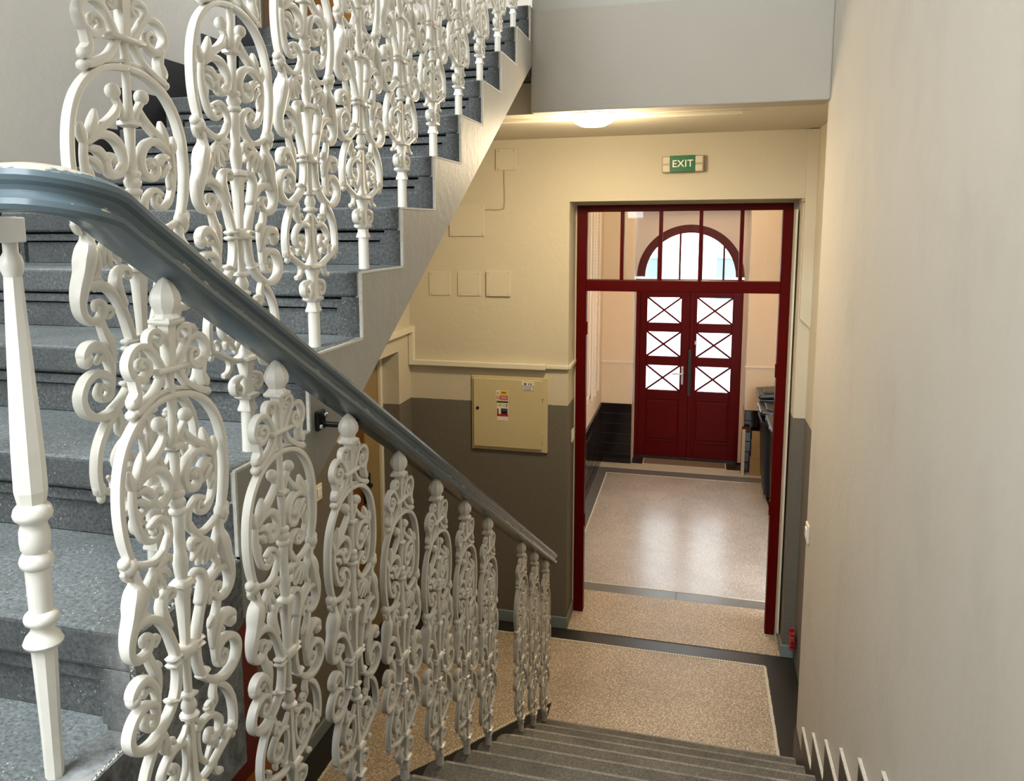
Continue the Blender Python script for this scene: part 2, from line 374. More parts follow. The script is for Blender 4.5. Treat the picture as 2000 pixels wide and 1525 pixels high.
# half landing slab, with the rounded eye of the stair
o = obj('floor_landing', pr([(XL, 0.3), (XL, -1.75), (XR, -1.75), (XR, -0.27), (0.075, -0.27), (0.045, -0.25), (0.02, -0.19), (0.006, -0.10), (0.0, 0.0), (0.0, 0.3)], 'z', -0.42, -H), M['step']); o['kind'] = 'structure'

# ---- ground floor
fl = struct('floor')
obj('floor_slab', bx(-1.5, 2.3, -1.8, 9.2, FZ - 0.12, FZ), M['blackstone'], fl)
LEFTB = -0.967
obj('mosaic_panel', pr([(LEFTB, 4.145), (1.305, 4.145), (1.305, 2.9), (0.06, 2.9), (0.06, 3.42), (-0.165, 3.13), (-0.445, 2.75), (-0.8, 2.3), (LEFTB, 2.3)], 'z', FZ, FZ + 0.004), M['terr'], fl)
obj('mosaic_panel', bx(0.0, 1.43, 4.31, 4.955, FZ, FZ + 0.004), M['terr'], fl)
obj('mosaic_panel', bx(-0.105, 1.58, 5.10, 7.985, FZ, FZ + 0.004), M['terr2'], fl)
obj('stone_strip', bx(-0.3, 0.735, 4.957, 5.085, FZ, FZ + 0.004, bev=0.001, seg=1), M['greystone'], fl)
obj('stone_strip', bx(0.737, 1.9, 4.957, 5.085, FZ, FZ + 0.004, bev=0.001, seg=1), M['greystone'], fl)
obj('stone_border', bx(-0.3, -0.12, 5.09, 8.19, FZ, FZ + 0.004), M['greystone'], fl)
obj('stone_border', bx(1.595, 2.2, 5.09, 8.19, FZ, FZ + 0.004), M['greystone'], fl)
obj('stone_border', bx(-0.118, 1.593, 8.0, 8.19, FZ, FZ + 0.004), M['greystone'], fl)
obj('stone_sill', bx(-0.3, 2.2, 8.195, 8.42, FZ, FZ + 0.006), M['lightstone'], fl)
bm = bmesh.new()
def tess(x0, y0, x1, y1, s=0.017, wd=0.016):
    L = math.hypot(x1 - x0, y1 - y0); k = max(2, int(L / s)); dx, dy = (x1 - x0) / L, (y1 - y0) / L
    for i in range(k):
        c = (i + 0.5) * L / k; h2 = s * 0.40
        x, y = x0 + dx * c, y0 + dy * c
        j = random.uniform(-0.0012, 0.0012)
        pts = [(x + dx * a - dy * (b_ + j), y + dy * a + dx * (b_ + j)) for a, b_ in ((-h2, -wd / 2), (h2, -wd / 2), (h2, wd / 2), (-h2, wd / 2))]
        prism(bm, pts, 'z', FZ, FZ + 0.0062)
tess(LEFTB, 4.155, 1.313, 4.155); tess(1.313, 4.155, 1.313, 2.95); tess(LEFTB - 0.008, 4.145, LEFTB - 0.008, 2.4)
tess(0.03, 3.385, -0.445, 2.745)
tag(obj('mosaic_border', bm, M['tess'], fl), kind='stuff')
bm = bmesh.new()
tess(-0.112, 5.093, 1.58, 5.093, wd=0.012); tess(-0.112, 5.1, -0.112, 7.99, wd=0.012); tess(-0.112, 7.993, 1.58, 7.993, wd=0.012)
tag(obj('mosaic_border', bm, M['tess'], fl), kind='stuff')
# baseboards of the hall
for nm, a in (('baseboard_far', (-1.12, 0.012, 4.306, 4.32)), ('baseboard_left', (XH, XH + 0.014, 2.2, 3.3)), ('baseboard_pier', (1.418, 1.5, 4.306, 4.32))):
    o = obj(nm, bx(a[0], a[1], a[2], a[3], FZ + 0.001, FZ + 0.085, bev=0.003, seg=1), M['blueskirt']); o['kind'] = 'structure'
for nm, a in (('baseboard_reveal_left', (0.0, 0.012, 4.31, 4.61)), ('baseboard_reveal_right', (1.418, 1.43, 4.31, 4.61))):
    o = obj(nm, bx(*a, FZ + 0.005, FZ + 0.085, bev=0.003, seg=1), plain('reveal_skirting_paint', (0.20, 0.19, 0.17), 0.5)); o['kind'] = 'structure'

# ---- corridor behind the hall
CX0, CX1 = -0.24, 2.1
cl = struct('wall_corridor_left')
obj('wall_face', bx(CX0 - 0.1, CX0, 4.75, 8.9, FZ - 0.1, 1.3), M['corr'], cl)
o = obj('wall_corridor_right', bx(CX1, CX1 + 0.1, 4.75, 8.9, FZ - 0.1, 1.3), M['corr']); o['kind'] = 'structure'
o = obj('ceiling_corridor', bx(CX0 - 0.1, CX1 + 0.1, 4.75, 8.9, 1.2, 1.3), M['corr']); o['kind'] = 'structure'
# frames of the left corridor wall: raised mouldings and a beaded strip
for (ya, yb) in ((5.0, 6.05), (6.25, 7.25)):
    for z0, z1, y0, y1 in ((-1.2, -1.14, ya, yb), (0.74, 0.80, ya, yb), (-1.2, 0.8, ya, ya + 0.06), (-1.2, 0.8, yb - 0.06, yb)):
        obj('wall_moulding', bx(CX0, CX0 + 0.02, y0, y1, z0, z1, bev=0.006), M['mould'], cl)
for y0 in (7.42, 7.62, 7.98): obj('wall_moulding', bx(CX0, CX0 + 0.022, y0, y0 + 0.05, -1.26, 0.8, bev=0.006), M['mould'], cl)
bm = bmesh.new()
for k in range(58): box(bm, CX0, CX0 + 0.014, 7.74, 7.86, -1.28 + k * 0.035, -1.28 + k * 0.035 + 0.024, bev=0.005, seg=1)
tag(obj('beaded_strip', bm, M['mould'], cl), kind='stuff')
# black tiles: left wall, piers
tme = {}
def tile_mesh(L, hgt, ax):
    k = (round(L, 3), round(hgt, 3), ax)
    if k not in tme:
        bm = bx(0, 0.016, 0, L, 0, hgt, bev=0.004, seg=1) if ax == 'x' else bx(0, L, -0.016, 0, 0, hgt, bev=0.004, seg=1)
        me = bpy.data.meshes.new('tile'); bmesh.ops.recalc_face_normals(bm, faces=bm.faces); bm.to_mesh(me); bm.free(); me.materials.append(M['black_tile']); tme[k] = me
    return tme[k]
TH = 0.121
dado = struct('trim_2')
obj('tile_backing', bx(CX0, CX0 + 0.010, 4.76, 8.4, FZ + 0.001, FZ + 0.728), M['grout'], dado)
for r in range(6):
    off = 0.12 if r % 2 else 0.0
    y = 4.78 - off
    while y < 8.39:
        a, b_ = max(y, 4.78), min(y + 0.24, 8.395)
        if b_ - a > 0.03: inst('tile', tile_mesh(b_ - a - 0.004, TH - 0.004, 'x'), dado, (CX0 + 0.002, a, FZ + 0.002 + r * TH))
        y += 0.24
# far wall of the corridor with arch opening
def arc(cx, cz, r, a0, a1, n): return [(cx + r * math.cos(a0 + (a1 - a0) * i / n), cz + r * math.sin(a0 + (a1 - a0) * i / n)) for i in range(n + 1)]
ACX, ACZ, AR = 0.738, 0.0, 0.608
bm = bmesh.new()
prism(bm, [(CX0, FZ - 0.1), (CX0, 1.3), (CX1, 1.3), (CX1, FZ - 0.1), (ACX + AR, FZ - 0.1), (ACX + AR, ACZ)] + arc(ACX, ACZ, AR, 0, PI, 28)[1:-1] + [(ACX - AR, ACZ), (ACX - AR, FZ - 0.1)], 'y', 8.70, 8.95)
o = obj('wall_corridor_far', bm, plaster('entrance_wall_paint', (0.66, 0.53, 0.45), (0.6, 0.48, 0.4), streak=False)); o['kind'] = 'structure'
for nm, x0, x1, pale in (('wall_pier_left', CX0, 0.125, 0), ('wall_pier_right', 1.385, CX1, 1)):
    p_ = struct(nm)
    obj('wall_face', bx(x0, x1, 8.4, 8.72, FZ - 0.05, 1.3, bev=0.004, seg=1), M['corr'], p_)
    obj('wall_moulding', bx(x0 - (0 if not pale else 0.012), x1 + (0.012 if not pale else 0), 8.385, 8.41, -0.99, -0.975), M['mould'], p_)
    xr = x1 if not pale else x0
    obj('reveal_face', bx(xr - 0.001, xr + 0.001, 8.402, 8.70, FZ + 0.74, 0.79), M['white'], p_)
    obj('tile_backing', bx(x0, x1, 8.39, 8.4, FZ + 0.005, FZ + 0.728), M['grout'], p_)
    for r in range(6):
        wdt = (x1 - x0) / (1 if not pale else 3)
        for c in range(1 if not pale else 3):
            inst('tile', tile_mesh(wdt - 0.004, TH - 0.004, 'y'), p_, (x0 + c * wdt + 0.002, 8.398, FZ + 0.007 + r * TH))
o = obj('trim_3', bx(CX0, CX1, 8.33, 8.7, 0.80, 0.86, bev=0.015), M['mould']); o['kind'] = 'structure'

# ================================================================= DOORS
# red glazed partition between hall and corridor
d1 = struct('door_1', 'dark red wooden door frame with five glass panes above its opening')
YF0, YF1 = 4.585, 4.655
obj('door_jamb', bx(0.012, 0.082, YF0, YF1, FZ + 0.005, 0.745, bev=0.004), M['red'], d1)
obj('door_jamb', bx(1.343, 1.405, YF0, YF1, FZ + 0.005, 0.745, bev=0.004), M['red'], d1)
obj('door_head', bx(0.08, 1.345, YF0, YF1, 0.700, 0.745, bev=0.004), M['red'], d1)
obj('door_transom', bx(0.08, 1.345, YF0 - 0.012, YF1, 0.158, 0.236, bev=0.006), M['red'], d1)
gx = [0.082, 0.319, 0.576, 0.836, 1.095, 1.343]
for x in gx[1:-1]: obj('glazing_bar', bx(x - 0.012, x + 0.012, YF0 + 0.004, YF1 - 0.004, 0.232, 0.705, bev=0.003), M['red'], d1)
for a, b_ in zip(gx, gx[1:]):
    obj('pane', bx(a + 0.006, b_ - 0.006, 4.616, 4.624, 0.234, 0.704, bev=0.0035, seg=1), M['glass'], d1)
for z in (-1.55, -0.15): obj('hinge', bx(0.080, 0.090, YF0 + 0.01, YF0 + 0.03, z, z + 0.09), M['red'], d1)
for z in (-1.35, -0.40): obj('hinge', bx(1.336, 1.345, YF0 + 0.01, YF0 + 0.03, z, z + 0.09), M['red'], d1)
bm = bmesh.new(); box(bm, 0.0, 1.43, 4.60, 4.652, 0.744, 0.766); box(bm, 0.0, 0.013, 4.60, 4.652, FZ, 0.744); box(bm, 1.404, 1.43, 4.60, 4.652, FZ, 0.744)
obj('frame_packing', bm, M['plate'], d1)
obj('pale_stop', bx(1.407, 1.418, 4.45, 4.58, FZ + 0.09, 0.70), M['cream'], d1)
# street door
d2 = struct('door_2', 'dark red double street door with crossed glazing bars and arched fanlight')
YD = 8.75
RD = M['red']
def leaf(x0, x1, gl0, gl1, pl0, pl1, first):
    lf = struct('door_leaf'); lf.parent = d2; del lf['kind']
    zt, zb = -0.165, FZ + 0.02
    obj('stile', bx(x0, gl0, YD, YD + 0.05, zb, zt, bev=0.003, seg=1), RD, lf)
    obj('stile', bx(gl1, x1, YD, YD + 0.05, zb, zt, bev=0.003, seg=1), RD, lf)
    rows = [(-0.247, -0.553), (-0.660, -0.957), (-1.066, -1.370)]
    edges = [zt] + [v for r in rows for v in r] + [zb]
    for a, b_ in zip(edges[::2], edges[1::2]):
        obj('door_rail', bx(gl0, gl1, YD, YD + 0.05, b_, a, bev=0.003, seg=1), RD, lf)
    for za, zb2 in rows:
        obj('pane', bx(gl0, gl1, YD + 0.022, YD + 0.028, zb2, za), M['glass'], lf)
        bm = bmesh.new(); cx, cz = (gl0 + gl1) / 2, (za + zb2) / 2
        L = math.hypot(gl1 - gl0, za - zb2) / 2; an = math.atan2(za - zb2, gl1 - gl0)
        for s in (1, -1):
            ca, sa = math.cos(an * s), math.sin(an * s)
            pts = [(cx + ca * u - sa * v, cz + sa * u + ca * v) for u, v in ((-L, -0.0105), (L, -0.0105), (L, 0.0105), (-L, 0.0105))]
            prism(bm, pts, 'y', YD + 0.006 + 0.001 * (s > 0), YD + 0.020)
        obj('crossed_bars', bm, RD, lf)
    obj('raised_panel', bx(pl0, pl1, YD - 0.012, YD + 0.01, -1.965, -1.49, bev=0.010), RD, lf)
    bm = bmesh.new()
    for a in ((pl0 - 0.02, pl1 + 0.02, -1.475, -1.455), (pl0 - 0.02, pl1 + 0.02, -2.0, -1.98)): box(bm, a[0], a[1], YD - 0.014, YD + 0.01, a[2], a[3], bev=0.004)
    obj('panel_moulding', bm, RD, lf)
    return lf
l1 = leaf(0.175, 0.765, 0.259, 0.652, 0.275, 0.645, True)
l2 = leaf(0.790, 1.385, 0.836, 1.232, 0.855, 1.215, False)
h_ = obj('door_handle', bx(0.668, 0.700, YD - 0.014, YD, -1.29, -1.07, bev=0.005), M['steel'], d2)
bm = bmesh.new(); box(bm, 0.565, 0.69, YD - 0.055, YD - 0.040, -1.165, -1.147, bev=0.006); box(bm, 0.675, 0.692, YD - 0.05, YD - 0.01, -1.165, -1.147)
obj('lever', bm, M['steel'], h_)
obj('astragal', bx(0.755, 0.805, YD - 0.02, YD + 0.01, FZ + 0.02, -0.165, bev=0.006), RD, d2)
obj('lock_plate', bx(0.815, 0.840, YD - 0.012, YD, -0.80, -0.76), M['steel'], d2)
obj('bolt_plate', bx(0.745, 0.785, YD - 0.03, YD - 0.018, -1.42, -0.86, bev=0.004), M['ink'], d2)
obj('door_jamb', bx(0.120, 0.1748, 8.725, 8.79, FZ, -0.10), RD, d2)
obj('door_jamb', bx(1.388, 1.400, 8.725, 8.79, FZ, -0.10), RD, d2)
obj('door_transom', bx(0.128, 1.400, 8.725, 8.80, -0.165, -0.03, bev=0.006), RD, d2)
bm = bmesh.new()
A_, B_ = arc(ACX, ACZ, AR, 0, PI, 36), arc(ACX, ACZ, AR - 0.095, 0, PI, 36)
prism(bm, A_ + B_[::-1], 'y', 8.715, 8.79)
obj('arch_frame', bm, RD, d2)
for x in (0.375, 0.622, 0.868, 1.115):
    hh = math.sqrt((AR - 0.09) ** 2 - (x - ACX) ** 2)
    obj('glazing_bar', bx(x - 0.011, x + 0.011, 8.735, 8.775, -0.035, ACZ + hh, bev=0.002, seg=1), RD, d2)
obj('pane', pr(arc(ACX, ACZ, AR - 0.08, 0, PI, 28), 'y', 8.752, 8.757), M['glass'], d2)
obj('threshold', bx(0.14, 1.4, 8.70, 8.8, FZ, FZ + 0.018), M['blackstone'], d2)
# side door under the upper flight
d5 = struct('door_5')
obj('door_leaf', bx(XH - 0.19, XH - 0.145, 3.81, 4.085, FZ + 0.02, -0.24, bev=0.003, seg=1), M['doory'], d5)
obj('door_leaf', bx(XH - 0.19, XH - 0.145, 3.30, 3.80, FZ + 0.22, -0.24, bev=0.003, seg=1), M['doorwood'], d5)
obj('kick_board', bx(XH - 0.19, XH - 0.125, 3.30, 3.80, FZ + 0.002, FZ + 0.22, bev=0.004), M['doorwood'], d5)
obj('door_casing', bx(XH - 0.145, XH - 0.12, 4.045, 4.085, FZ, -0.24, bev=0.004), M['cream'], d5)
h_ = obj('lock_case', bx(XH - 0.145, XH - 0.115, 3.77, 3.83, -1.22, -1.02, bev=0.006), M['dark'], d5)
obj('lever', bx(XH - 0.115, XH - 0.09, 3.70, 3.81, -1.11, -1.085, bev=0.008), M['dark'], h_)
d6 = struct('door_6')
obj('door_leaf', bx(XH - 0.01, XH + 0.02, 1.35, 2.13, FZ + 0.30, -0.30, bev=0.004), M['doorred'], d6)
obj('door_step', bx(XH - 0.01, XH + 0.10, 1.35, 2.30, FZ, FZ + 0.30, bev=0.006), M['doorwood'], d6)

# ================================================================= STAIRS
us = struct('staircase_upper', 'grey granite upper flight climbing away beside the ivory railing')
SX = -0.004
for k in range(0, 11):
    y0, zt = k * T, k * H
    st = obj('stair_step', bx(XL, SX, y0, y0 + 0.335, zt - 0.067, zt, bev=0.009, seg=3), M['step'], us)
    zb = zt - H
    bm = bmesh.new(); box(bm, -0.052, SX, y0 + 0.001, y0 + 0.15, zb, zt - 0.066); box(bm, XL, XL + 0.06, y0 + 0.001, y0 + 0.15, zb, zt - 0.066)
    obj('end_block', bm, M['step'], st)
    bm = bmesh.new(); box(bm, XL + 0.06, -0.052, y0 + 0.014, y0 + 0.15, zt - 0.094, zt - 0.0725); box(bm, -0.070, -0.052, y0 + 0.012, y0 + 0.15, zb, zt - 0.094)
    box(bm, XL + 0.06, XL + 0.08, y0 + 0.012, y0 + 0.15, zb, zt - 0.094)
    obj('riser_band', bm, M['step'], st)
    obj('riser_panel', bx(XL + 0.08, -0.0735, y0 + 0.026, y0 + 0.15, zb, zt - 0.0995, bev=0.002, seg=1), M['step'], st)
prof = [(0.31, 0.30 * 0.5567 - 0.30)]
for k in range(1, 11): prof += [(k * T + 0.002, (k - 1) * H - 0.0), (k * T + 0.002, k * H - 0.006)]
prof += [(3.06, TOP - 0.006), (3.06, 1.403)]
prof[0] = (0.302, 0.302 * 0.5567 - 0.30)
prof = [(0.302, 0.302 * 0.5567 - 0.30), (0.302, 0.0)] + prof[2:]
obj('stringer', pr(prof, 'x', -0.012, 0.004), M['string'], us)
obj('rough_end', pr([(0.003, -0.24), (0.003, -0.008), (0.303, -0.008), (0.303, 0.302 * 0.5567 - 0.30)], 'x', -0.02, 0.006), M['rough'], us)
obj('soffit', pr([(0.0, -0.195), (3.1, 3.1 * 0.5567 - 0.195), (3.1, 1.42), (0.0, -0.30)], 'x', XL, -0.008), M['string'], us)
# pale chipped lines where stone meets plaster
bm = bmesh.new()
for k in range(1, 11):
    z0, z1, y = (k - 1) * H, k * H, k * T
    box(bm, -0.002, 0.0055, y - 0.003, y + 0.004, z0, z1 - 0.004); box(bm, -0.002, 0.0055, y - T + (0.0 if k > 1 else 0.3) + 0.0, y, z0 - 0.006, z0 - 0.001)
obj('chipped_edge', bm, M['edge'], us)
# rough side of the half landing
obj('rough_end', pr([(0.075, -0.268), (0.045, -0.25), (0.02, -0.19), (0.006, -0.10), (0.0, 0.0), (0.0, 0.02), (0.008, 0.02), (0.012, -0.10), (0.027, -0.19), (0.05, -0.24), (0.08, -0.262)], 'z', -0.46, -H - 0.002), M['rough'], us)
bm = bmesh.new(); rnd = random.Random(3)
def chips(pa, pb, n, rad):
    rad *= 0.5; n = int(n * 1.6)
    for i in range(n):
        f_ = (i + rnd.random()) / n
        c = [a + (b_ - a) * f_ + rnd.uniform(-0.002, 0.002) for a, b_ in zip(pa, pb)]
        bmesh.ops.create_icosphere(bm, subdivisions=1, radius=1.0, matrix=Matrix.Translation(c) @ Matrix.Rotation(rnd.uniform(0, 3), 4, Vector((rnd.random(), rnd.random(), 1))) @ Matrix.Diagonal((rad * rnd.uniform(0.5, 1.2), rad * rnd.uniform(0.8, 2.4), rad * rnd.uniform(0.6, 1.6), 1)))
chips((0.001, 0.003, -0.165), (0.001, 0.003, -0.01), 34, 0.0035)
chips((0.001, 0.005, -0.003), (0.001, 0.30, -0.003), 46, 0.003)
chips((0.002, 0.0, -0.168), (0.008, -0.10, -0.168), 30, 0.0035)
chips((0.008, -0.10, -0.168), (0.022, -0.19, -0.168), 24, 0.0035)
tag(obj('chipped_edge', bm, M['edge'], us), kind='stuff')
# black stepped skirting on the left wall
bm = bmesh.new(); pts = [(-0.20, -H), (-0.20, -H + 0.165)]
for k in range(0, 10):
    yy = k * T - 0.0
    pts += [(yy - 0.10 + 0.10, k * H - H + 0.165), (yy, k * H + 0.165)]
pts += [(2.86, 9 * H + 0.165), (2.86, 9 * H - 0.1), (0.0, -H - 0.05)]
obj('stepped_skirting', pr(pts, 'x', XL - 0.002, XL + 0.008), M['blackskirt'], us)

ls = struct('staircase_lower', 'worn grey granite flight going down to the hall')
def rstep(x0, x1, y0, y1, z0, z1, r=0.045):
    bm = bmesh.new()
    pts = [(x1, y0), (x1, y1), (x0 + r, y1)] + [(x0 + r - r * math.sin(a), y1 - r + r * math.cos(a)) for a in (PI * i / 12 for i in range(1, 7))] + [(x0, y0)]
    prism(bm, pts, 'z', z0, z1)
    es = [e for e in bm.edges if abs(e.verts[0].co.z - z1) < 1e-5 and abs(e.verts[1].co.z - z1) < 1e-5 and len(e.link_faces) == 2 and abs(e.link_faces[0].normal.dot(e.link_faces[1].normal)) < 0.5]
    bm.normal_update()
    es = [e for e in bm.edges if e.verts[0].co.z > z1 - 1e-5 and e.verts[1].co.z > z1 - 1e-5 and any(abs(f.normal.z) < 0.5 for f in e.link_faces)]
    bmesh.ops.bevel(bm, geom=es, offset=0.009, segments=3, affect='EDGES', profile=0.5)
    return bm
for i in range(0, 11):
    st = obj('stair_step', rstep(0.055, XR, LY(i) - 0.335, LY(i), LT(i) - 0.067, LT(i)), M['step2'], ls)
    obj('worn_nosing', bx(0.11, XR - 0.012, LY(i) - 0.016, LY(i) - 0.004, LT(i) - 0.006, LT(i) + 0.0008), M['nosing'], st)
    obj('riser', bx(0.068, XR, LY(i) - 0.18, LY(i) - 0.016, (LT(i + 1) if i < 10 else FZ), LT(i) - 0.066), M['step2'], st)
obj('riser', bx(0.068, XR, -0.45, -0.285, LT(0), -H - 0.06), M['step2'], ls)
obj('soffit', pr([(-0.3, -0.45), (3.0, -0.45 - 3.3 * 0.5602), (3.0, FZ), (2.75, FZ), (-0.3, -0.62)], 'x', 0.068, XR), M['string'], ls)
# stepped brown dado with a pale ledge on the right wall
bm = bmesh.new(); pts = [(-0.45, -H - 0.05), (-0.17, LT(0) - 0.2)]
pts = [(3.098, FZ), (3.098, LT(10) + 0.115)]
led = bmesh.new()
for i in range(10, -1, -1):
    yn = LY(i) + 0.115; zt = LT(i) + 0.115
    if yn > 3.098: continue
    zt2 = LT(i) + 0.115
    pts += [(yn, LT(i + 1) + 0.115 if i < 10 else zt), (yn, zt2)]
    box(led, XR - 0.013, XR - 0.002, LY(i - 1) + 0.115 if i > 0 else -0.1, yn, zt2 - 0.003, zt2 + 0.006)
pts += [(-0.12, LT(0) + 0.115), (-0.12, LT(0) - 0.1), (2.9, FZ)]
obj('stepped_dado', pr(pts, 'x', XR - 0.010, XR + 0.002), M['brownskirt'], ls)
obj('dado_ledge', led, M['edge'], ls)

# ================================================================= BALUSTERS
def casting_parts():
    """mesh data of one ornate cast baluster, drawn in its plane (y along the rail, z up)"""
    P = {}
    LA, BA = lathe, ball_
    def lathe_(bm, prof, n=12, k=0.70, **kw): LA(bm, [(r * k, z) for r, z in prof], n, **kw)
    def ball(bm, u, v, r, **kw): BA(bm, u, v, r * 0.78, **kw)
    def sym(name, draw, mirror=True):
        for s in ((1, -1) if mirror else (1,)):
            bm = bmesh.new(); draw(bm)
            if s < 0:
                for v in bm.verts: v.co.y = -v.co.y
            bmesh.ops.recalc_face_normals(bm, faces=bm.faces)
            me = bpy.data.meshes.new(name); bm.to_mesh(me); bm.free(); me.materials.append(M['ivory'])
            me.polygons.foreach_set('use_smooth', [True] * len(me.polygons)); me.set_sharp_from_angle(angle=math.radians(34 if name == 'finial' else 52))
            P.setdefault(name, []).append(me)
    def tb(bm, pts, r, seg=8, flat=1.1, n=4, ex=0.75):
        k = len(pts)
        if not isinstance(r, (list, tuple)): r = [r] * k
        tube(bm, spline([(a, b_, c * (0.86 if c < 0.0078 else 0.78)) for (a, b_), c in zip(pts, r)], n), seg, flat * 1.08, ex)
    def tap(k, a, b_, c=None):
        if c is None: return [a + (b_ - a) * i / (k - 1) for i in range(k)]
        return [a + (b_ - a) * i / ((k - 1) / 2) if i <= (k - 1) / 2 else b_ + (c - b_) * (i - (k - 1) / 2) / ((k - 1) / 2) for i in range(k)]
    # finial: onion bud, neck and square plate
    def fin(bm):
        lathe(bm, [(0.002, 0.9165), (0.008, 0.912), (0.014, 0.905), (0.020, 0.895), (0.0225, 0.886), (0.021, 0.876), (0.016, 0.869), (0.0145, 0.865), (0.018, 0.861), (0.020, 0.858)][::-1], 8, turn=PI / 8)
        lathe_(bm, [(0.026, 0.850), (0.030, 0.853), (0.030, 0.857), (0.024, 0.860)], 4, k=0.84, turn=PI / 4)
    sym('finial', fin, False)
    # top pair of scrolls
    def top(bm):
        p = [(0.016, 0.787), (0.026, 0.805), (0.040, 0.822), (0.046, 0.838), (0.042, 0.849), (0.030, 0.853), (0.019, 0.847), (0.017, 0.836), (0.024, 0.829), (0.031, 0.834)]
        tb(bm, p, tap(10, 0.0055, 0.0062, 0.0042), flat=1.25, ex=0.5); ball(bm, 0.028, 0.836, 0.006, sw=1.5)
        p = [(0.018, 0.786), (0.031, 0.810), (0.044, 0.827), (0.062, 0.833), (0.079, 0.826), (0.088, 0.808), (0.081, 0.788), (0.062, 0.781), (0.047, 0.790), (0.047, 0.804), (0.058, 0.810), (0.066, 0.803), (0.062, 0.796)]
        tb(bm, p, tap(13, 0.0058, 0.0072, 0.0042), flat=1.25, ex=0.5); ball(bm, 0.061, 0.798, 0.007, sw=1.5)
        tb(bm, [(0.078, 0.787), (0.075, 0.776), (0.073, 0.768), (0.079, 0.761), (0.086, 0.759)], [0.007, 0.0065, 0.007, 0.0075, 0.006], flat=1.4, ex=0.55)
    def top_(bm):
        top(bm)
        for v in bm.verts:
            if v.co.z > 0.786: v.co.z = 0.786 + (v.co.z - 0.786) * 0.87
            elif v.co.z < 0.778: v.co.z = 0.778 - (0.778 - v.co.z) * 1.4
    sym('top_scroll', top_)
    # oval frame with flaring legs and lips
    def oval(bm):
        for s in (1, -1):
            q = lambda L: [(u * s, v) for u, v in L]
            tb(bm, q([(0.014, 0.789), (0.024, 0.772), (0.038, 0.757), (0.060, 0.745), (0.080, 0.738)]), [0.006, 0.0055, 0.006, 0.007, 0.008], flat=1.4, ex=0.55)
            ball(bm, 0.085 * s, 0.736, 0.0095, sw=1.2)
            tb(bm, q([(0.0, 0.747), (0.034, 0.743), (0.064, 0.732), (0.089, 0.713), (0.107, 0.688), (0.118, 0.655), (0.1215, 0.615), (0.118, 0.578), (0.110, 0.550), (0.103, 0.538)]), [0.006, 0.006, 0.0065, 0.0068, 0.007, 0.007, 0.007, 0.007, 0.0065, 0.006], flat=1.35, ex=0.55)
            tb(bm, q([(0.006, 0.756), (0.03, 0.752), (0.056, 0.745)]), 0.0035)
        box(bm, -0.012, 0.012, -0.036, 0.036, 0.782, 0.790, bev=0.002, seg=1)
    sym('oval_frame', oval, False)
    # acanthus leaf curl with ball
    def aca(bm):
        ball(bm, 0.030, 0.711, 0.0145)
        tb(bm, [(0.026, 0.702), (0.018, 0.690), (0.013, 0.675)], [0.006, 0.0055, 0.004])
        tb(bm, [(0.020, 0.697), (0.030, 0.680), (0.046, 0.667), (0.066, 0.655), (0.082, 0.640)], [0.004, 0.008, 0.0085, 0.0075, 0.006])
        tb(bm, [(0.086, 0.636), (0.066, 0.648), (0.044, 0.649), (0.026, 0.638), (0.018, 0.618), (0.026, 0.600), (0.044, 0.596), (0.054, 0.608), (0.047, 0.621), (0.036, 0.618)], [0.0055, 0.0075, 0.0088, 0.0092, 0.0088, 0.0085, 0.0085, 0.0085, 0.007, 0.006])
        ball(bm, 0.040, 0.615, 0.009, sw=1.3)
        tb(bm, [(0.080, 0.640), (0.078, 0.654), (0.072, 0.668), (0.069, 0.680)], [0.005, 0.0085, 0.0085, 0.004])
        tb(bm, [(0.090, 0.632), (0.096, 0.646), (0.097, 0.660)], [0.005, 0.0075, 0.004])
        tb(bm, [(0.084, 0.628), (0.070, 0.628), (0.058, 0.618), (0.056, 0.612)], [0.005, 0.0085, 0.0085, 0.006])
        tb(bm, [(0.086, 0.616), (0.074, 0.611), (0.064, 0.600)], [0.005, 0.008, 0.0055])
    sym('acanthus_scroll', aca)
    # inner C scroll
    def inn(bm):
        tb(bm, [(0.090, 0.648), (0.094, 0.618), (0.090, 0.588), (0.078, 0.561), (0.060, 0.551), (0.046, 0.558), (0.050, 0.570), (0.058, 0.566)], [0.005, 0.006, 0.0065, 0.0065, 0.006, 0.0055, 0.005, 0.0045])
        tb(bm, [(0.064, 0.572), (0.044, 0.578), (0.026, 0.565), (0.022, 0.545), (0.032, 0.530), (0.056, 0.520), (0.080, 0.524), (0.094, 0.530)], [0.005, 0.006, 0.006, 0.006, 0.006, 0.006, 0.0065, 0.006])
        ball(bm, 0.056, 0.563, 0.007, sw=1.3)
        tb(bm, [(0.093, 0.610), (0.085, 0.596), (0.081, 0.582)], [0.003, 0.006, 0.003])
    sym('inner_scroll', inn)
    # winged figure
    def figu(bm):
        ball(bm, 0.109, 0.534, 0.0165, sv=1.12, sw=1.0)
        ball(bm, 0.117, 0.541, 0.012)
        tb(bm, [(0.121, 0.528), (0.116, 0.519), (0.110, 0.515)], [0.005, 0.005, 0.004])
        tb(bm, [(0.102, 0.522), (0.099, 0.508), (0.101, 0.494), (0.106, 0.478), (0.110, 0.462), (0.118, 0.442), (0.122, 0.424), (0.119, 0.408), (0.106, 0.397), (0.089, 0.397), (0.077, 0.407), (0.080, 0.420), (0.092, 0.420), (0.093, 0.411)],
           [0.0075, 0.010, 0.0155, 0.0165, 0.0145, 0.0135, 0.0115, 0.0100, 0.0088, 0.0078, 0.0068, 0.006, 0.0055, 0.0045])
        tb(bm, [(0.093, 0.500), (0.083, 0.484), (0.082, 0.468), (0.090, 0.455), (0.094, 0.446)], [0.007, 0.0062, 0.0055, 0.005, 0.0045])
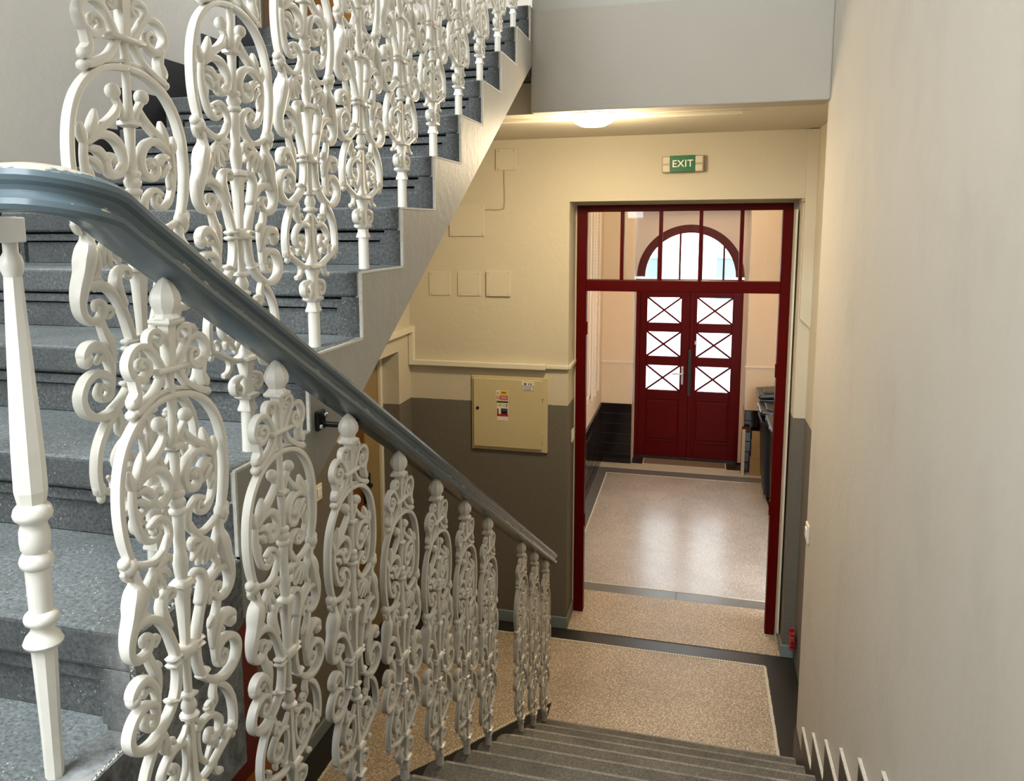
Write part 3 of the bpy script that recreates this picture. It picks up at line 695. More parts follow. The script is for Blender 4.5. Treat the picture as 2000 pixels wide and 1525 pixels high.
        for q in range(3): tb(bm, [(0.096 - q * 0.006, 0.458 - q * 0.001), (0.092 - q * 0.008, 0.446), (0.091 - q * 0.0085, 0.437)], [0.004, 0.0042, 0.003])
        # wing
        tb(bm, [(0.026, 0.545), (0.034, 0.530), (0.046, 0.516), (0.060, 0.504)], [0.005, 0.0065, 0.007, 0.006])
        for a, b_ in (((0.030, 0.516), (0.026, 0.503)), ((0.040, 0.500), (0.028, 0.486)), ((0.052, 0.492), (0.040, 0.474)), ((0.064, 0.488), (0.058, 0.468)), ((0.074, 0.490), (0.072, 0.472))):
            tb(bm, [(0.062, 0.506), a, b_], [0.006, 0.0078, 0.0045])
    sym('winged_figure', figu)
    # branch and lyre curl joined at the tie
    def bra(bm):
        tb(bm, [(0.112, 0.440), (0.098, 0.446), (0.078, 0.444), (0.057, 0.430), (0.041, 0.406), (0.030, 0.378), (0.0245, 0.357), (0.024, 0.330), (0.031, 0.302), (0.050, 0.280), (0.074, 0.266)], [0.006, 0.007, 0.0075, 0.0078, 0.0078, 0.0075, 0.0072, 0.0072, 0.0072, 0.0072, 0.0075], flat=1.3, ex=0.6)
        tb(bm, [(0.024, 0.451), (0.022, 0.460), (0.032, 0.466), (0.045, 0.461), (0.050, 0.446), (0.045, 0.428), (0.038, 0.412)], [0.0045, 0.005, 0.0055, 0.0065, 0.0075, 0.0075, 0.007], flat=1.4, ex=0.55)
        ball(bm, 0.026, 0.453, 0.006, sw=1.3)
        for z in (0.350, 0.360, 0.294): tube(bm, [(0.012, z, 0.0045), (0.037, z - 0.001, 0.0045)] if z > 0.3 else [(0.030, z, 0.0045), (0.046, z + 0.006, 0.0045)], 8, 2.3)
    sym('branch_scroll', bra)
    # lower leaf, bud and big C
    def lowc(bm):
        tb(bm, [(0.068, 0.399), (0.061, 0.405), (0.066, 0.411), (0.078, 0.409), (0.085, 0.398), (0.080, 0.380), (0.071, 0.362), (0.066, 0.346), (0.066, 0.325)], [0.005, 0.0055, 0.006, 0.0068, 0.008, 0.0095, 0.0105, 0.008, 0.005], flat=0.9)
        tb(bm, [(0.078, 0.375), (0.066, 0.370), (0.058, 0.362)], [0.004, 0.006, 0.003])
        ball(bm, 0.118, 0.346, 0.0145, su=1.0, sv=1.1)
        tb(bm, [(0.116, 0.338), (0.121, 0.352), (0.112, 0.362), (0.096, 0.362), (0.082, 0.350), (0.073, 0.332), (0.071, 0.310), (0.074, 0.298)], [0.007, 0.0105, 0.011, 0.0105, 0.009, 0.0075, 0.006, 0.0055])
        tb(bm, [(0.098, 0.338), (0.090, 0.345), (0.083, 0.340)], [0.004, 0.006, 0.004])
        tb(bm, [(0.074, 0.300), (0.078, 0.315), (0.097, 0.324), (0.119, 0.318), (0.132, 0.298), (0.127, 0.277), (0.108, 0.264), (0.086, 0.262), (0.070, 0.268)], [0.0058, 0.0062, 0.0068, 0.0072, 0.0075, 0.0075, 0.0072, 0.007, 0.0065], flat=1.4, ex=0.55)
        tb(bm, [(0.074, 0.300), (0.079, 0.288), (0.092, 0.286), (0.100, 0.296), (0.093, 0.306), (0.086, 0.300)], [0.0056, 0.0055, 0.0055, 0.0052, 0.005, 0.0045], flat=1.4, ex=0.55)
        ball(bm, 0.073, 0.266, 0.010, sw=1.2)
    sym('lower_scroll', lowc)
    # bottom lyre
    def bot(bm):
        tb(bm, [(0.070, 0.262), (0.092, 0.243), (0.107, 0.218), (0.1125, 0.192), (0.112, 0.172), (0.109, 0.156)], [0.0068, 0.007, 0.007, 0.007, 0.007, 0.0068], flat=1.3, ex=0.6)
        ball(bm, 0.109, 0.164, 0.0115, sv=1.2); ball(bm, 0.107, 0.149, 0.008, sv=1.3)
        tb(bm, [(0.064, 0.264), (0.060, 0.248), (0.064, 0.234), (0.056, 0.224)], [0.006, 0.008, 0.006, 0.003])
        tb(bm, [(0.010, 0.238), (0.018, 0.227), (0.036, 0.219), (0.053, 0.225), (0.052, 0.239), (0.041, 0.238)], [0.0045, 0.0055, 0.006, 0.006, 0.0055, 0.0045])
        ball(bm, 0.042, 0.234, 0.006, sw=1.4)
        tb(bm, [(0.016, 0.214), (0.036, 0.221), (0.058, 0.214), (0.073, 0.197), (0.068, 0.180), (0.051, 0.174), (0.039, 0.182), (0.042, 0.195), (0.052, 0.193)], [0.0055, 0.006, 0.0062, 0.0062, 0.006, 0.0058, 0.0055, 0.005, 0.0045], flat=1.3, ex=0.6)
        ball(bm, 0.050, 0.190, 0.0065, sw=1.4)
        tb(bm, [(0.018, 0.216), (0.014, 0.193), (0.018, 0.168), (0.034, 0.147)], [0.005, 0.0055, 0.0055, 0.005])
        tb(bm, [(0.108, 0.160), (0.088, 0.152), (0.062, 0.141), (0.038, 0.132), (0.016, 0.130)], [0.006, 0.0065, 0.0068, 0.0065, 0.006])
        tb(bm, [(0.058, 0.140), (0.052, 0.127), (0.058, 0.114), (0.070, 0.110)], [0.006, 0.0058, 0.006, 0.0065])
        tb(bm, [(0.036, 0.153), (0.048, 0.168), (0.061, 0.168), (0.060, 0.158)], [0.004, 0.0055, 0.006, 0.005])
        tb(bm, [(0.084, 0.156), (0.082, 0.166), (0.090, 0.174)], [0.004, 0.0055, 0.004])
        tb(bm, [(0.018, 0.100), (0.030, 0.098), (0.043, 0.090), (0.042, 0.076), (0.030, 0.070), (0.022, 0.078), (0.029, 0.086)], [0.005, 0.0065, 0.0075, 0.007, 0.006, 0.005, 0.0045], flat=1.4)
        ball(bm, 0.031, 0.083, 0.0055, sw=1.8)
    sym('bottom_scroll', bot)
    # stem: two versions, the upper flight stands on longer shanks
    def stem(bm, foot):
        sq = dict(n=4, turn=PI / 4)
        lathe_(bm, [(0.0125, 0.786), (0.0150, 0.80), (0.0165, 0.83), (0.0185, 0.851)], **sq)
        lathe_(bm, [(0.0095, 0.60), (0.0100, 0.640), (0.0120, 0.664)], 8); lathe_(bm, [(0.012, 0.664), (0.024, 0.668), (0.024, 0.673), (0.012, 0.677)], **sq)
        lathe_(bm, [(0.0115, 0.676), (0.0090, 0.70), (0.0085, 0.745), (0.011, 0.757), (0.0085, 0.765), (0.0105, 0.787)], 8)
        lathe_(bm, [(0.0135, 0.568), (0.0185, 0.571), (0.0185, 0.576), (0.0135, 0.579), (0.0175, 0.584), (0.0185, 0.589), (0.0145, 0.594), (0.0180, 0.598), (0.0170, 0.603), (0.0095, 0.606)], 12)
        lathe_(bm, [(0.0120, 0.468), (0.0145, 0.480), (0.0170, 0.494), (0.0150, 0.506), (0.0125, 0.511), (0.0125, 0.570)], 8)
        lathe_(bm, [(0.015, 0.455), (0.027, 0.459), (0.027, 0.464), (0.017, 0.470)], **sq)
        lathe_(bm, [(0.0105, 0.345), (0.0120, 0.385), (0.0165, 0.440), (0.0205, 0.457)], **sq)
        box(bm, -0.012, 0.012, -0.018, 0.018, 0.346, 0.366, bev=0.003, seg=1)
        lathe_(bm, [(0.0095, 0.283), (0.0090, 0.32), (0.0100, 0.347)], 8)
        lathe_(bm, [(0.012, 0.279), (0.022, 0.282), (0.022, 0.286), (0.012, 0.289)], **sq)
        lathe_(bm, [(0.0115, 0.244), (0.0215, 0.248), (0.0215, 0.252), (0.0125, 0.256), (0.0175, 0.264), (0.0165, 0.270), (0.0105, 0.280)], 10)
        lathe_(bm, [(0.0195, 0.137), (0.0130, 0.155), (0.0105, 0.20), (0.0105, 0.246)], **sq)
        lathe_(bm, [(0.020, 0.124), (0.032, 0.128), (0.032, 0.134), (0.020, 0.139)], **sq)
        lathe_(bm, [(0.0215, 0.066), (0.0165, 0.080), (0.0165, 0.100), (0.0245, 0.126)], **sq)
        lathe_(bm, [(0.022, 0.055), (0.034, 0.060), (0.034, 0.065), (0.022, 0.068)], **sq)
        lathe_(bm, [(0.026, 0.034), (0.0265, 0.038), (0.020, 0.048), (0.020, 0.056)], **sq)
        lathe_(bm, [(0.0190, foot), (0.0180, foot + 0.02), (0.0180, 0.036)], 12)
    sym('stem', lambda b_: stem(b_, 0.0), False)
    sym('long_stem', lambda b_: stem(b_, -0.0425), False)
    return P
CP = casting_parts()
ORDER = ['finial', 'top_scroll', 'oval_frame', 'acanthus_scroll', 'inner_scroll', 'winged_figure', 'branch_scroll', 'lower_scroll', 'bottom_scroll']
def baluster(label, group, loc, s, stem):
    root = thing('cast_baluster', label, 'baluster', loc, group)
    root.scale = (s, s, s)
    dz = 0.0425 if stem == 'long_stem' else 0.0
    inst('stem', CP[stem][0], root, (0, 0, dz))
    for nme in ORDER:
        for me in CP[nme]: inst(nme, me, root, (0, 0, dz))
    return root
ORD = ['first', 'second', 'third', 'fourth', 'fifth', 'sixth', 'seventh', 'eighth', 'ninth', 'tenth']
for k in range(10):
    lab = 'ornate ivory cast-iron baluster on the upward flight, %s step up from the landing' % ORD[k]
    baluster(lab, 'balusters of the upward flight', (-0.042, k * T + 0.127, k * H), 1.087, 'long_stem')
idx = [0, 1, 2, 3, 4, 5, 6, 8, 9, 10]
for n, i in enumerate(idx):
    lab = 'ornate ivory cast-iron baluster under the descending handrail, %s down from its bend' % ORD[n]
    if i == 8: lab = 'ornate ivory baluster just below the wide gap under the descending handrail, third from its foot'
    baluster(lab, 'balusters of the downward flight', (0.0935, 0.0085 + 0.29885 * i, LT(i)), 1.0, 'stem')

# newel post
nw = thing('newel_post', 'plain ivory turned newel post on the landing edge under the level handrail', 'newel post', (-0.052, -0.107, -H))
bm = bmesh.new()
lathe(bm, [(0.0125, 0.0), (0.0135, 0.08), (0.0172, 0.204)], 8)
obj('shaft', bm, M['ivory'], nw)
bm = bmesh.new(); lathe(bm, [(0.0165, 0.198), (0.0240, 0.201), (0.0268, 0.206), (0.0235, 0.214), (0.0165, 0.222), (0.0145, 0.228), (0.0160, 0.232), (0.0225, 0.236), (0.0235, 0.241), (0.0220, 0.247), (0.0165, 0.252)], 16)
lathe(bm, [(0.0155, 0.250), (0.0168, 0.318)], 10)
lathe(bm, [(0.0165, 0.314), (0.0215, 0.318), (0.0228, 0.325), (0.0205, 0.333), (0.0165, 0.338), (0.0195, 0.344), (0.0202, 0.356), (0.0195, 0.370), (0.0170, 0.378), (0.0190, 0.382), (0.0245, 0.387), (0.0260, 0.393), (0.0235, 0.402), (0.0180, 0.408)], 16)
obj('turned_rings', bm, M['ivory'], nw, smooth=True)
bm = bmesh.new(); lathe(bm, [(0.0175, 0.405), (0.0212, 0.425), (0.0205, 0.48), (0.0110, 0.722)], 8)
obj('upper_shaft', bm, M['ivory'], nw)
bm = bmesh.new(); lathe(bm, [(0.0110, 0.718), (0.0140, 0.726), (0.0148, 0.735), (0.0130, 0.744), (0.0095, 0.750), (0.0095, 0.797)], 14)
obj('cap', bm, M['ivory'], nw, smooth=True)
blk = obj('fixing_block', bx(-0.007, 0.016, -0.056, 0.012, 0.763, 0.796, bev=0.002), M['white'], nw)
bm = bmesh.new(); bmesh.ops.create_cone(bm, cap_ends=True, segments=12, radius1=0.010, radius2=0.008, depth=0.012, matrix=Matrix.Translation((-0.010, -0.060, 0.785)) @ Matrix.Rotation(PI / 2, 4, 'X'))
obj('bolt', bm, M['steel'], blk, smooth=False)

# handrails
PROF = [(-0.024, 0.0), (0.024, 0.0), (0.031, 0.003), (0.034, 0.009), (0.033, 0.016), (0.0275, 0.020), (0.0235, 0.026), (0.0255, 0.032), (0.031, 0.037), (0.033, 0.043), (0.031, 0.050), (0.024, 0.055), (0.012, 0.058), (0.0, 0.059)]
PROF = PROF + [(-a, b_) for a, b_ in PROF[::-1][1:-2]]
PROF = [(a, b_) for a, b_ in PROF]
ZR = 0.634
path = [(-0.10, -0.167, ZR), (-0.05, -0.167, ZR), (0.0, -0.167, ZR), (0.035, -0.167, ZR)]
for j in range(1, 9):
    a = PI / 2 * j / 8
    path.append((0.035 + 0.057 * math.sin(a), -0.110 - 0.057 * math.cos(a), ZR - 0.022 * (1 - math.cos(a))))
sl = lambda y: 0.544 - 0.5606 * (y - 0.0085)
path += [(0.092, y, sl(y)) for y in (-0.075, -0.05, 0.0, 0.4, 0.9, 1.4, 1.9, 2.4, 2.9, 3.17)]
hr = thing('handrail_descending', 'worn grey-blue handrail running down to the hall above the lower balusters', 'handrail')
obj('moulded_rail', sweep(path, PROF), M['rail'], hr, smooth=True, sharp=24)
br = obj('bracket', bx(0.004, 0.014, 0.622, 0.662, 0.158, 0.204, bev=0.004), M['dark'], hr)
bm = bmesh.new(); box(bm, 0.012, 0.088, 0.638, 0.650, 0.166, 0.178, bev=0.004); box(bm, 0.078, 0.10, 0.63, 0.66, 0.165, sl(0.645) - 0.002, bev=0.003)
obj('arm', bm, M['dark'], br)
for y in (0.630, 0.655):
    bm = bmesh.new(); bmesh.ops.create_uvsphere(bm, u_segments=10, v_segments=6, radius=0.006, matrix=Matrix.Translation((0.016, y, 0.168 + (y - 0.63) * 0.9)))
    obj('bolt', bm, M['steel'], br, smooth=True)
ur = thing('handrail_ascending', 'grey-blue handrail rising above the upward balusters from the level bend', 'handrail')
su = lambda y: 0.1136 + 0.852 * 1.087 + 0.004 + (y - 0.127) * H / T
path = [(-0.10, -0.167, ZR), (-0.15, -0.167, ZR + 0.01), (-0.18, -0.167, ZR + 0.045), (-0.192, -0.167, ZR + 0.10), (-0.188, -0.165, ZR + 0.17), (-0.165, -0.163, ZR + 0.225), (-0.12, -0.158, ZR + 0.25), (-0.075, -0.145, su(-0.10) - 0.03), (-0.052, -0.12, su(-0.10) - 0.01), (-0.042, -0.08, su(-0.08))] + [(-0.042, y, su(y)) for y in (0.0, 0.5, 1.0, 1.5, 2.0, 2.5, 3.0)]
obj('moulded_rail', sweep(path, PROF), M['rail'], ur, smooth=True, sharp=24)

# ================================================================= HALL FITTINGS
YW = 4.32
# ceiling lamp
lp = thing('ceiling_lamp', 'round glowing glass dome lamp under the beam', 'lamp', (0.29, 3.195, 1.175))
bm = bmesh.new(); lathe(bm, [(0.02, -0.072), (0.06, -0.067), (0.09, -0.053), (0.107, -0.033), (0.112, -0.012)], 24)
obj('glass_dome', bm, M['lamp'], lp, smooth=True)
bm = bmesh.new(); lathe(bm, [(0.112, -0.013), (0.116, -0.012), (0.116, 0.0)], 24); obj('base_ring', bm, M['white'], lp)
point('ceiling_lamp_light', (0.29, 3.25, 0.98), 27, (1.0, 0.80, 0.52), 0.09)
al_ = area('ceiling_lamp_downlight', (0.29, 3.195, 1.095), (0, 0, 0), 0.2, 0.2, 16, (1.0, 0.80, 0.52)); al_.data.shape = 'DISK'
tag(obj('cable_duct', bx(-0.9, 1.016, 3.325, 3.345, 1.157, 1.176, bev=0.003, seg=1), M['cream']), 'long thin white cable duct under the hall ceiling beside the lamp', 'cable duct')
# corridor lamps
for n, y in enumerate((5.9, 7.5)):
    lp = thing('corridor_lamp', ['round warm lamp on the corridor ceiling nearer the glazed partition', 'round warm lamp on the corridor ceiling nearer the street door'][n], 'lamp', (0.85, y, 1.2))
    bm = bmesh.new(); lathe(bm, [(0.03, -0.10), (0.10, -0.085), (0.14, -0.05), (0.15, -0.02)], 20); obj('glass_dome', bm, M['lamp'], lp, smooth=True)
    bm = bmesh.new(); lathe(bm, [(0.15, -0.022), (0.156, -0.02), (0.156, 0.0)], 20); obj('base_ring', bm, M['white'], lp)
    point('corridor_lamp_light', (0.85, y, 1.0), 20, (1.0, 0.78, 0.54), 0.1)
# blank cover plates
def coverplate(x0, x1, z0, z1, lab, thick, tilt=0.0):
    t_ = thing('cover_plate', lab, 'cover plate', ((x0 + x1) / 2, YW, (z0 + z1) / 2), 'blank cover plates on the hall wall')
    w2, h2 = (x1 - x0) / 2, (z1 - z0) / 2
    obj('plate', bx(-w2, w2, -thick, 0, -h2, h2, bev=0.002, seg=1), M['plate'], t_)
    for sx in (-1, 1):
        for sz in (-1, 1):
            bm = bmesh.new(); bmesh.ops.create_cone(bm, cap_ends=True, segments=8, radius1=0.0045, radius2=0.0035, depth=0.004, matrix=Matrix.Translation((sx * (w2 - 0.016), -thick - 0.001, sz * (h2 - 0.014))) @ Matrix.Rotation(PI / 2, 4, 'X'))
            obj('screw', bm, M['bronze'], t_)
    t_.rotation_euler = (0, tilt, 0)
coverplate(-0.498, -0.357, 0.977, 1.118, 'small square blank cover plate highest on the wall, thin cable leaving below', 0.012)
coverplate(-0.826, -0.577, 0.542, 0.751, 'largest blank cover plate, beside the sloping stair underside', 0.012)
coverplate(-0.980, -0.822, 0.134, 0.299, 'blank cover plate at the stair end of a row of three', 0.006)
coverplate(-0.772, -0.608, 0.133, 0.300, 'blank cover plate in the middle of a row of three', 0.007)
coverplate(-0.566, -0.396, 0.134, 0.306, 'blank cover plate at the door end of a row of three, standing proud', 0.016)
bm = bmesh.new()
cb = [(-0.441, 0.977), (-0.441, 0.90), (-0.438, 0.82), (-0.441, 0.735), (-0.452, 0.723), (-0.50, 0.717), (-0.545, 0.720), (-0.577, 0.718)]
tube(bm, [(x, z, 0.0035) for x, z in spline(cb, 3)], 6)
c_ = obj('cable', bm, M['bronze'], None, (0, YW - 0.004, 0), smooth=True, rot=(0, 0, -PI / 2))
tag(c_, 'thin bent cable linking two blank cover plates on the hall wall', 'cable')
# trunking
tk = thing('cable_trunking', 'cream boxed cable trunking stepping along the hall wall above the cabinet', 'trunking', (0, YW, 0))
obj('horizontal_run', bx(-1.128, -0.147, -0.05, 0, -0.358, -0.322, bev=0.004), M['cream'], tk)
obj('thin_run', bx(-0.147, 0.004, -0.028, 0, -0.352, -0.326, bev=0.004), M['cream'], tk)
obj('vertical_run', bx(-1.128, -1.092, -0.046, 0, -0.322, -0.11, bev=0.004), M['cream'], tk)
tag(obj('cable_trunking', bx(XH, -1.09, 3.57, YW, -0.125, -0.085, bev=0.004), M['cream']), 'cream boxed trunking on the side wall over the yellow door recess', 'trunking')
tag(obj('cable_trunking', bx(0.0, 0.016, YW, 4.59, -0.352, -0.326, bev=0.003, seg=1), M['cream']), 'short thin trunking on the left reveal of the red door frame', 'trunking')
# electrical cabinet
eb = thing('electrical_cabinet', 'cream metal electrical cabinet with warning stickers set in the brown dado', 'cabinet', (-0.405, YW, -0.68))
obj('frame', bx(-0.268, 0.268, -0.018, 0, -0.262, 0.262, bev=0.003, seg=1), M['boxpaint'], eb)
dr = obj('door', bx(-0.252, 0.232, -0.032, -0.018, -0.238, 0.246, bev=0.003, seg=1), M['boxpaint'], eb)
bm = bmesh.new(); bmesh.ops.create_cone(bm, cap_ends=True, segments=12, radius1=0.011, radius2=0.010, depth=0.006, matrix=Matrix.Translation((-0.222, -0.034, 0.035)) @ Matrix.Rotation(PI / 2, 4, 'X')); obj('lock', bm, M['dark'], dr)
for z in (0.15, -0.15): obj('hinge', bx(0.228, 0.240, -0.034, -0.018, z - 0.03, z + 0.03), M['boxpaint'], dr)
def stick(x0, x1, z0, z1, m_, lift=0.0006, nm='sticker'): return obj(nm, bx(x0, x1, -0.0325 - lift, -0.0318, z0, z1), M[m_], dr)
stick(-0.090, -0.004, 0.098, 0.166, 'stick_w'); stick(-0.062, -0.006, 0.136, 0.164, 'stick_y', 0.001); stick(-0.062, -0.006, 0.102, 0.132, 'stick_r', 0.001)
obj('warning_triangle', pr([(-0.088, 0.138), (-0.066, 0.138), (-0.077, 0.160)], 'y', -0.0338, -0.032), M['stick_y'], dr)
obj('warning_bolt', pr([(-0.079, 0.141), (-0.0745, 0.147), (-0.0775, 0.148), (-0.0755, 0.154), (-0.081, 0.147), (-0.078, 0.146)], 'y', -0.0342, -0.032), M['ink'], dr)
bm = bmesh.new(); prism(bm, arc(-0.076, 0.117, 0.0125, 0, 2 * PI, 16)[:-1] + [], 'y', -0.0338, -0.032); obj('prohibition_ring', bm, M['stick_r'], dr)
bm = bmesh.new(); prism(bm, arc(-0.076, 0.117, 0.0085, 0, 2 * PI, 16)[:-1], 'y', -0.0341, -0.032); obj('prohibition_face', bm, M['stick_w'], dr)
obj('prohibition_bar', pr([(-0.0835, 0.1235), (-0.0815, 0.1255), (-0.0685, 0.1105), (-0.0705, 0.1085)], 'y', -0.0344, -0.032), M['stick_r'], dr)
for z in (0.154, 0.147): stick(-0.050, -0.018, z - 0.0018, z + 0.0018, 'ink', 0.0014, 'printed_line')
for z in (0.124, 0.117, 0.110): stick(-0.056, -0.012, z - 0.0013, z + 0.0013, 'stick_w', 0.0014, 'printed_line')
stick(-0.084, -0.004, 0.080, 0.090, 'ink')
stick(-0.082, -0.004, -0.046, 0.080, 'stick_w'); stick(-0.072, -0.052, 0.054, 0.074, 'stick_y', 0.001); stick(-0.048, -0.018, 0.052, 0.072, 'plate', 0.001); stick(-0.016, -0.011, 0.050, 0.074, 'ink', 0.001)
stick(-0.054, -0.008, 0.000, 0.040, 'ink', 0.001); stick(-0.048, -0.012, 0.022, 0.034, 'stick_b', 0.0014); stick(-0.080, -0.072, -0.002, 0.038, 'ink', 0.001)
stick(-0.082, -0.004, -0.016, 0.000, 'stick_r', 0.001); stick(-0.076, -0.012, -0.042, -0.018, 'stick_w', 0.0014)
stick(0.094, 0.176, 0.168, 0.238, 'stick_w'); stick(0.096, 0.174, 0.170, 0.207, 'ink', 0.0008); stick(0.099, 0.171, 0.173, 0.204, 'stick_w', 0.0012)
for x0, x1 in ((0.108, 0.124), (0.138, 0.144), (0.152, 0.160)): stick(x0, x1, 0.212, 0.226, 'stick_b', 0.001)
for z in (0.198, 0.191, 0.184, 0.178): stick(0.106, 0.160, z - 0.0012, z + 0.0012, 'ink', 0.0016, 'printed_line')
# exit sign
ex = thing('exit_sign', 'green and white EXIT sign box above the red door frame', 'sign', (0.712, YW, 0.985), rot=(0, math.radians(-0.8), 0))
obj('housing', bx(-0.126, 0.126, -0.055, 0, -0.050, 0.050, bev=0.006), M['bronze'], ex)
obj('end_face', bx(-0.118, -0.078, -0.0575, -0.05, 0.006, 0.044), M['plate'], ex); obj('end_face', bx(0.070, 0.118, -0.0575, -0.05, 0.006, 0.044), M['plate'], ex)
obj('end_face', bx(-0.118, -0.078, -0.0575, -0.05, -0.044, -0.008), M['plate'], ex); obj('end_face', bx(0.070, 0.118, -0.0575, -0.05, -0.044, -0.008), M['plate'], ex)
pn = obj('green_panel', bx(-0.076, 0.076, -0.061, -0.05, -0.051, 0.051, bev=0.003, seg=1), M['green'], ex)
cu = bpy.data.curves.new('lettering', 'FONT'); cu.body = 'EXIT'; cu.align_x = 'CENTER'; cu.align_y = 'CENTER'; cu.size = 0.060; cu.extrude = 0.0008; cu.offset = 0.0006
cu.space_character = 1.05
cu.materials.append(M['white'])
tmp = bpy.data.objects.new('lettering_source', cu); COL.objects.link(tmp)
lme = bpy.data.meshes.new_from_object(tmp.evaluated_get(bpy.context.evaluated_depsgraph_get())); bpy.data.objects.remove(tmp); lme.name = 'lettering'
lt = bpy.data.objects.new('lettering', lme); COL.objects.link(lt); lt.parent = pn; lt.location = (0.0, -0.0622, 0.0); lt.rotation_euler = (PI / 2, 0, 0)
# switches
def switch(lab, loc, rotz, s=1.0):
    t_ = thing('light_switch', lab, 'switch', loc, rot=(0, 0, rotz))
    obj('plate', bx(-0.04 * s, 0.04 * s, -0.010, 0, -0.045 * s, 0.045 * s, bev=0.004), M['cream'], t_)
    obj('rocker', bx(-0.022 * s, 0.022 * s, -0.015, -0.009, -0.025 * s, 0.025 * s, bev=0.003), M['white'], t_)
switch('cream light switch on the brown side wall under the stair', (XH, 2.83, -0.815), PI / 2)
switch('white light switch on the left reveal of the red door frame', (0.0, 4.52, -0.86), PI / 2)
switch('white light switch near the outer corner of the tall right wall', (XR, 3.03, -0.868), -PI / 2)
# small hook and ledge on the right pier, red valve wheel
tag(obj('wall_peg', bx(1.415, 1.485, 4.28, 4.32, 0.742, 0.760, bev=0.004), M['bronze']), 'short metal peg at the top corner of the door opening', 'peg')
rl = thing('wall_casing', 'cream boxed-in casing high on the narrow right pier, cut off on a slant', 'casing', (1.465, 4.32, 0.0))
obj('casing_board', pr([(-0.03, 0.035), (0.034, -0.03), (0.034, 1.17), (-0.03, 1.17)], 'y', -0.05, 0.0), M['hall'], rl)
vw = thing('valve_wheel', 'small red valve wheel low at the foot of the right pier', 'valve', (1.50, 4.20, -2.02))
bm = bmesh.new(); n = 10
lathe(bm, [(0.055, -0.012), (0.055, 0.012)], 20)
for i in range(n):
    a = 2 * PI * i / n; bmesh.ops.create_cube(bm, size=1, matrix=Matrix.Rotation(a, 4, 'Z') @ Matrix.Translation((0.058, 0, 0)) @ Matrix.Diagonal((0.022, 0.018, 0.024, 1)))
obj('wheel', bm, M['wheelred'], vw, rot=(0, PI / 2, 0), loc=(-0.03, 0, 0))
bm = bmesh.new(); lathe(bm, [(0.012, -0.04), (0.012, 0.05)], 10); obj('spindle', bm, M['dark'], vw, rot=(0, PI / 2, 0))

# ================================================================= CORRIDOR THINGS
def wheelie(lab, x0, y0, w_, d_, h_, open_=0.0, lidm='bin'):
    t_ = thing('wheelie_bin', lab, 'bin', (x0, y0, FZ + 0.005), 'bins along the corridor')
    bm = bmesh.new()
    a = 0.04
    B = [bm.verts.new(c) for c in ((a, a, 0.06), (w_ - a, a, 0.06), (w_ - a, d_ - a, 0.06), (a, d_ - a, 0.06))]
    Tt = [bm.verts.new(c) for c in ((0, 0, h_), (w_, 0, h_), (w_, d_, h_), (0, d_, h_))]
    bm.faces.new(B[::-1]); bm.faces.new(Tt)
    for i in range(4): bm.faces.new((B[i], B[(i + 1) % 4], Tt[(i + 1) % 4], Tt[i]))
    bmesh.ops.bevel(bm, geom=list(bm.edges), offset=0.02, segments=2, affect='EDGES')
    obj('body', bm, M['bin'], t_)
    obj('rim', bx(-0.02, w_ + 0.02, -0.02, d_ + 0.02, h_ - 0.04, h_, bev=0.008), M['bin'], t_)
    ld = obj('lid', bx(-0.035, w_ + 0.01, -0.025, d_ + 0.025, 0, 0.045, bev=0.018), M['bin'], t_, (0, 0, h_ + (0.002 if open_ <= 0 else 0.0) + (0.06 if open_ > 0 else 0.0)), rot=(0, math.radians(open_), 0))
    obj('lid_ridge', bx(0.03, w_ - 0.10, 0.06, d_ - 0.06, 0.04, 0.062, bev=0.012), M['bin'], ld)
    bm = bmesh.new()
    for k in range(2): box(bm, -0.04, 0.02, 0.08 + k * (d_ - 0.26), 0.18 + k * (d_ - 0.26), 0.005, 0.035, bev=0.01)
    obj('grip', bm, M['bin'], ld)
    for yy in (0.04, d_ - 0.10):
        bm = bmesh.new(); lathe(bm, [(0.085, -0.025), (0.09, -0.015), (0.09, 0.015), (0.085, 0.025)], 16)
        obj('wheel', bm, M['bin'], t_, (w_ - 0.09, yy + 0.03, 0.086), rot=(PI / 2, 0, 0))
wheelie('black wheelie bin nearest the glazed partition, largely behind its right jamb', 1.545, 6.62, 0.50, 0.62, 0.90, -3)
wheelie('black wheelie bin between two others along the corridor', 1.50, 7.32, 0.52, 0.42, 0.86, 7)
wheelie('black wheelie bin farthest down the corridor, by the cardboard boxes', 1.52, 7.80, 0.52, 0.42, 0.98, -6)
def carton(lab, x0, x1, y0, y1, z0, z1, opened):
    t_ = thing('cardboard_box', lab, 'box', (x0, y0, z0), 'cardboard boxes by the street door')
    w_, d_, h_ = x1 - x0, y1 - y0, z1 - z0
    bm = bmesh.new(); k = 0.005
    box(bm, 0, w_, 0, k, 0, h_); box(bm, 0, w_, d_ - k, d_, 0, h_); box(bm, 0, k, k, d_ - k, 0, h_); box(bm, w_ - k, w_, k, d_ - k, 0, h_); box(bm, k, w_ - k, k, d_ - k, 0, k)
    obj('body', bm, M['card'], t_)
    if opened:
        obj('flap', bx(0.0, w_, 0, 0.12, 0, 0.004), M['card'], t_, (0, 0.002, h_), rot=(math.radians(78), 0, 0))
        obj('flap', bx(0.0, 0.1, 0, d_, 0, 0.004), M['card'], t_, (w_, 0, h_), rot=(0, math.radians(-55), 0))
    else:
        obj('flap', bx(0.0, w_, 0, d_ / 2 - 0.002, 0, 0.004), M['card'], t_, (0, 0, h_)); obj('flap', bx(0.0, w_, d_ / 2 + 0.002, d_, 0, 0.004), M['card'], t_, (0, 0, h_))
carton('lower closed brown cardboard box on the pale sill by the street door', 1.455, 1.80, 8.26, 8.38, FZ + 0.006, FZ + 0.20, False)
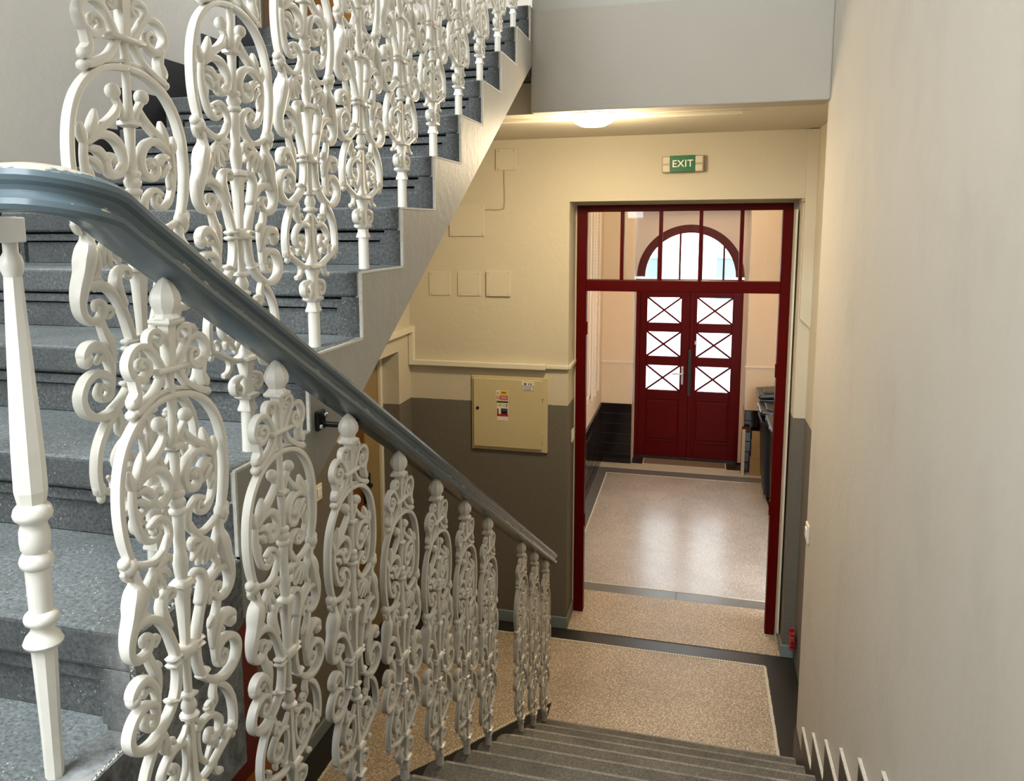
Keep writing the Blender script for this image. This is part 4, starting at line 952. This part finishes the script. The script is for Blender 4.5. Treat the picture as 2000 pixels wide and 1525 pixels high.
carton('upper open brown cardboard box stacked on another', 1.465, 1.79, 8.265, 8.375, FZ + 0.205, FZ + 0.40, True)
bd = thing('leaning_board', 'tall pale-edged dark board standing on the sill left of the boxes', 'board', (1.36, 8.24, FZ + 0.007))
obj('edge', bx(0.0, 0.035, 0, 0.02, 0, 0.53, bev=0.002, seg=1), M['boardwood'], bd); obj('panel', bx(0.002, 0.033, 0.02, 0.15, 0, 0.53), M['doorbrown'], bd); obj('shelf_top', bx(0.035, 0.09, 0.0, 0.15, 0.50, 0.53), M['doorbrown'], bd)
dm = thing('door_mat', 'brown door mat lying in front of the street door', 'mat', (0.27, 8.44, FZ + 0.001))
obj('pile', bx(0, 0.93, 0, 0.22, 0, 0.012, bev=0.004), M['mat'], dm)
bm = bmesh.new(); box(bm, -0.012, 0.942, -0.012, 0, 0, 0.008); box(bm, -0.012, 0.942, 0.22, 0.232, 0, 0.008); box(bm, -0.012, 0, 0, 0.22, 0, 0.008); box(bm, 0.93, 0.942, 0, 0.22, 0, 0.008)
obj('edging', bm, M['boardwood'], dm)

# ================================================================= STREET
o = obj('street', bx(-20, 20, 8.95, 40, FZ - 0.3, FZ - 0.12), M['street']); o['kind'] = 'structure'
bd = thing('building', 'pale rendered building across the street seen through the door glass', 'building', (0, 21, FZ - 0.12))
obj('wall', bx(-11, 9, 0, 3, 0, 8), M['facade'], bd)
for z in (2.05, 3.05, 5.4): obj('ledge', bx(-11, 9, -0.14, 0.0, z, z + 0.12), M['facade'], bd)
for x in (-8.2, -5.4, -2.9, -0.6, 1.8, 4.4):
    for z0 in (0.9, 3.4):
        f_ = obj('window_frame', bx(x - 0.55, x + 0.55, -0.05, 0.02, z0 - 0.05, z0 + 1.25 if z0 < 2 else z0 + 1.6), M['white'], bd)
        for s in (-1, 1): obj('pane', bx(x + (0.03 if s > 0 else -0.49), x + (0.49 if s > 0 else -0.03), -0.07, -0.04, z0 + 0.05, (z0 + 1.15 if z0 < 2 else z0 + 1.5)), M['facadepane'], f_)
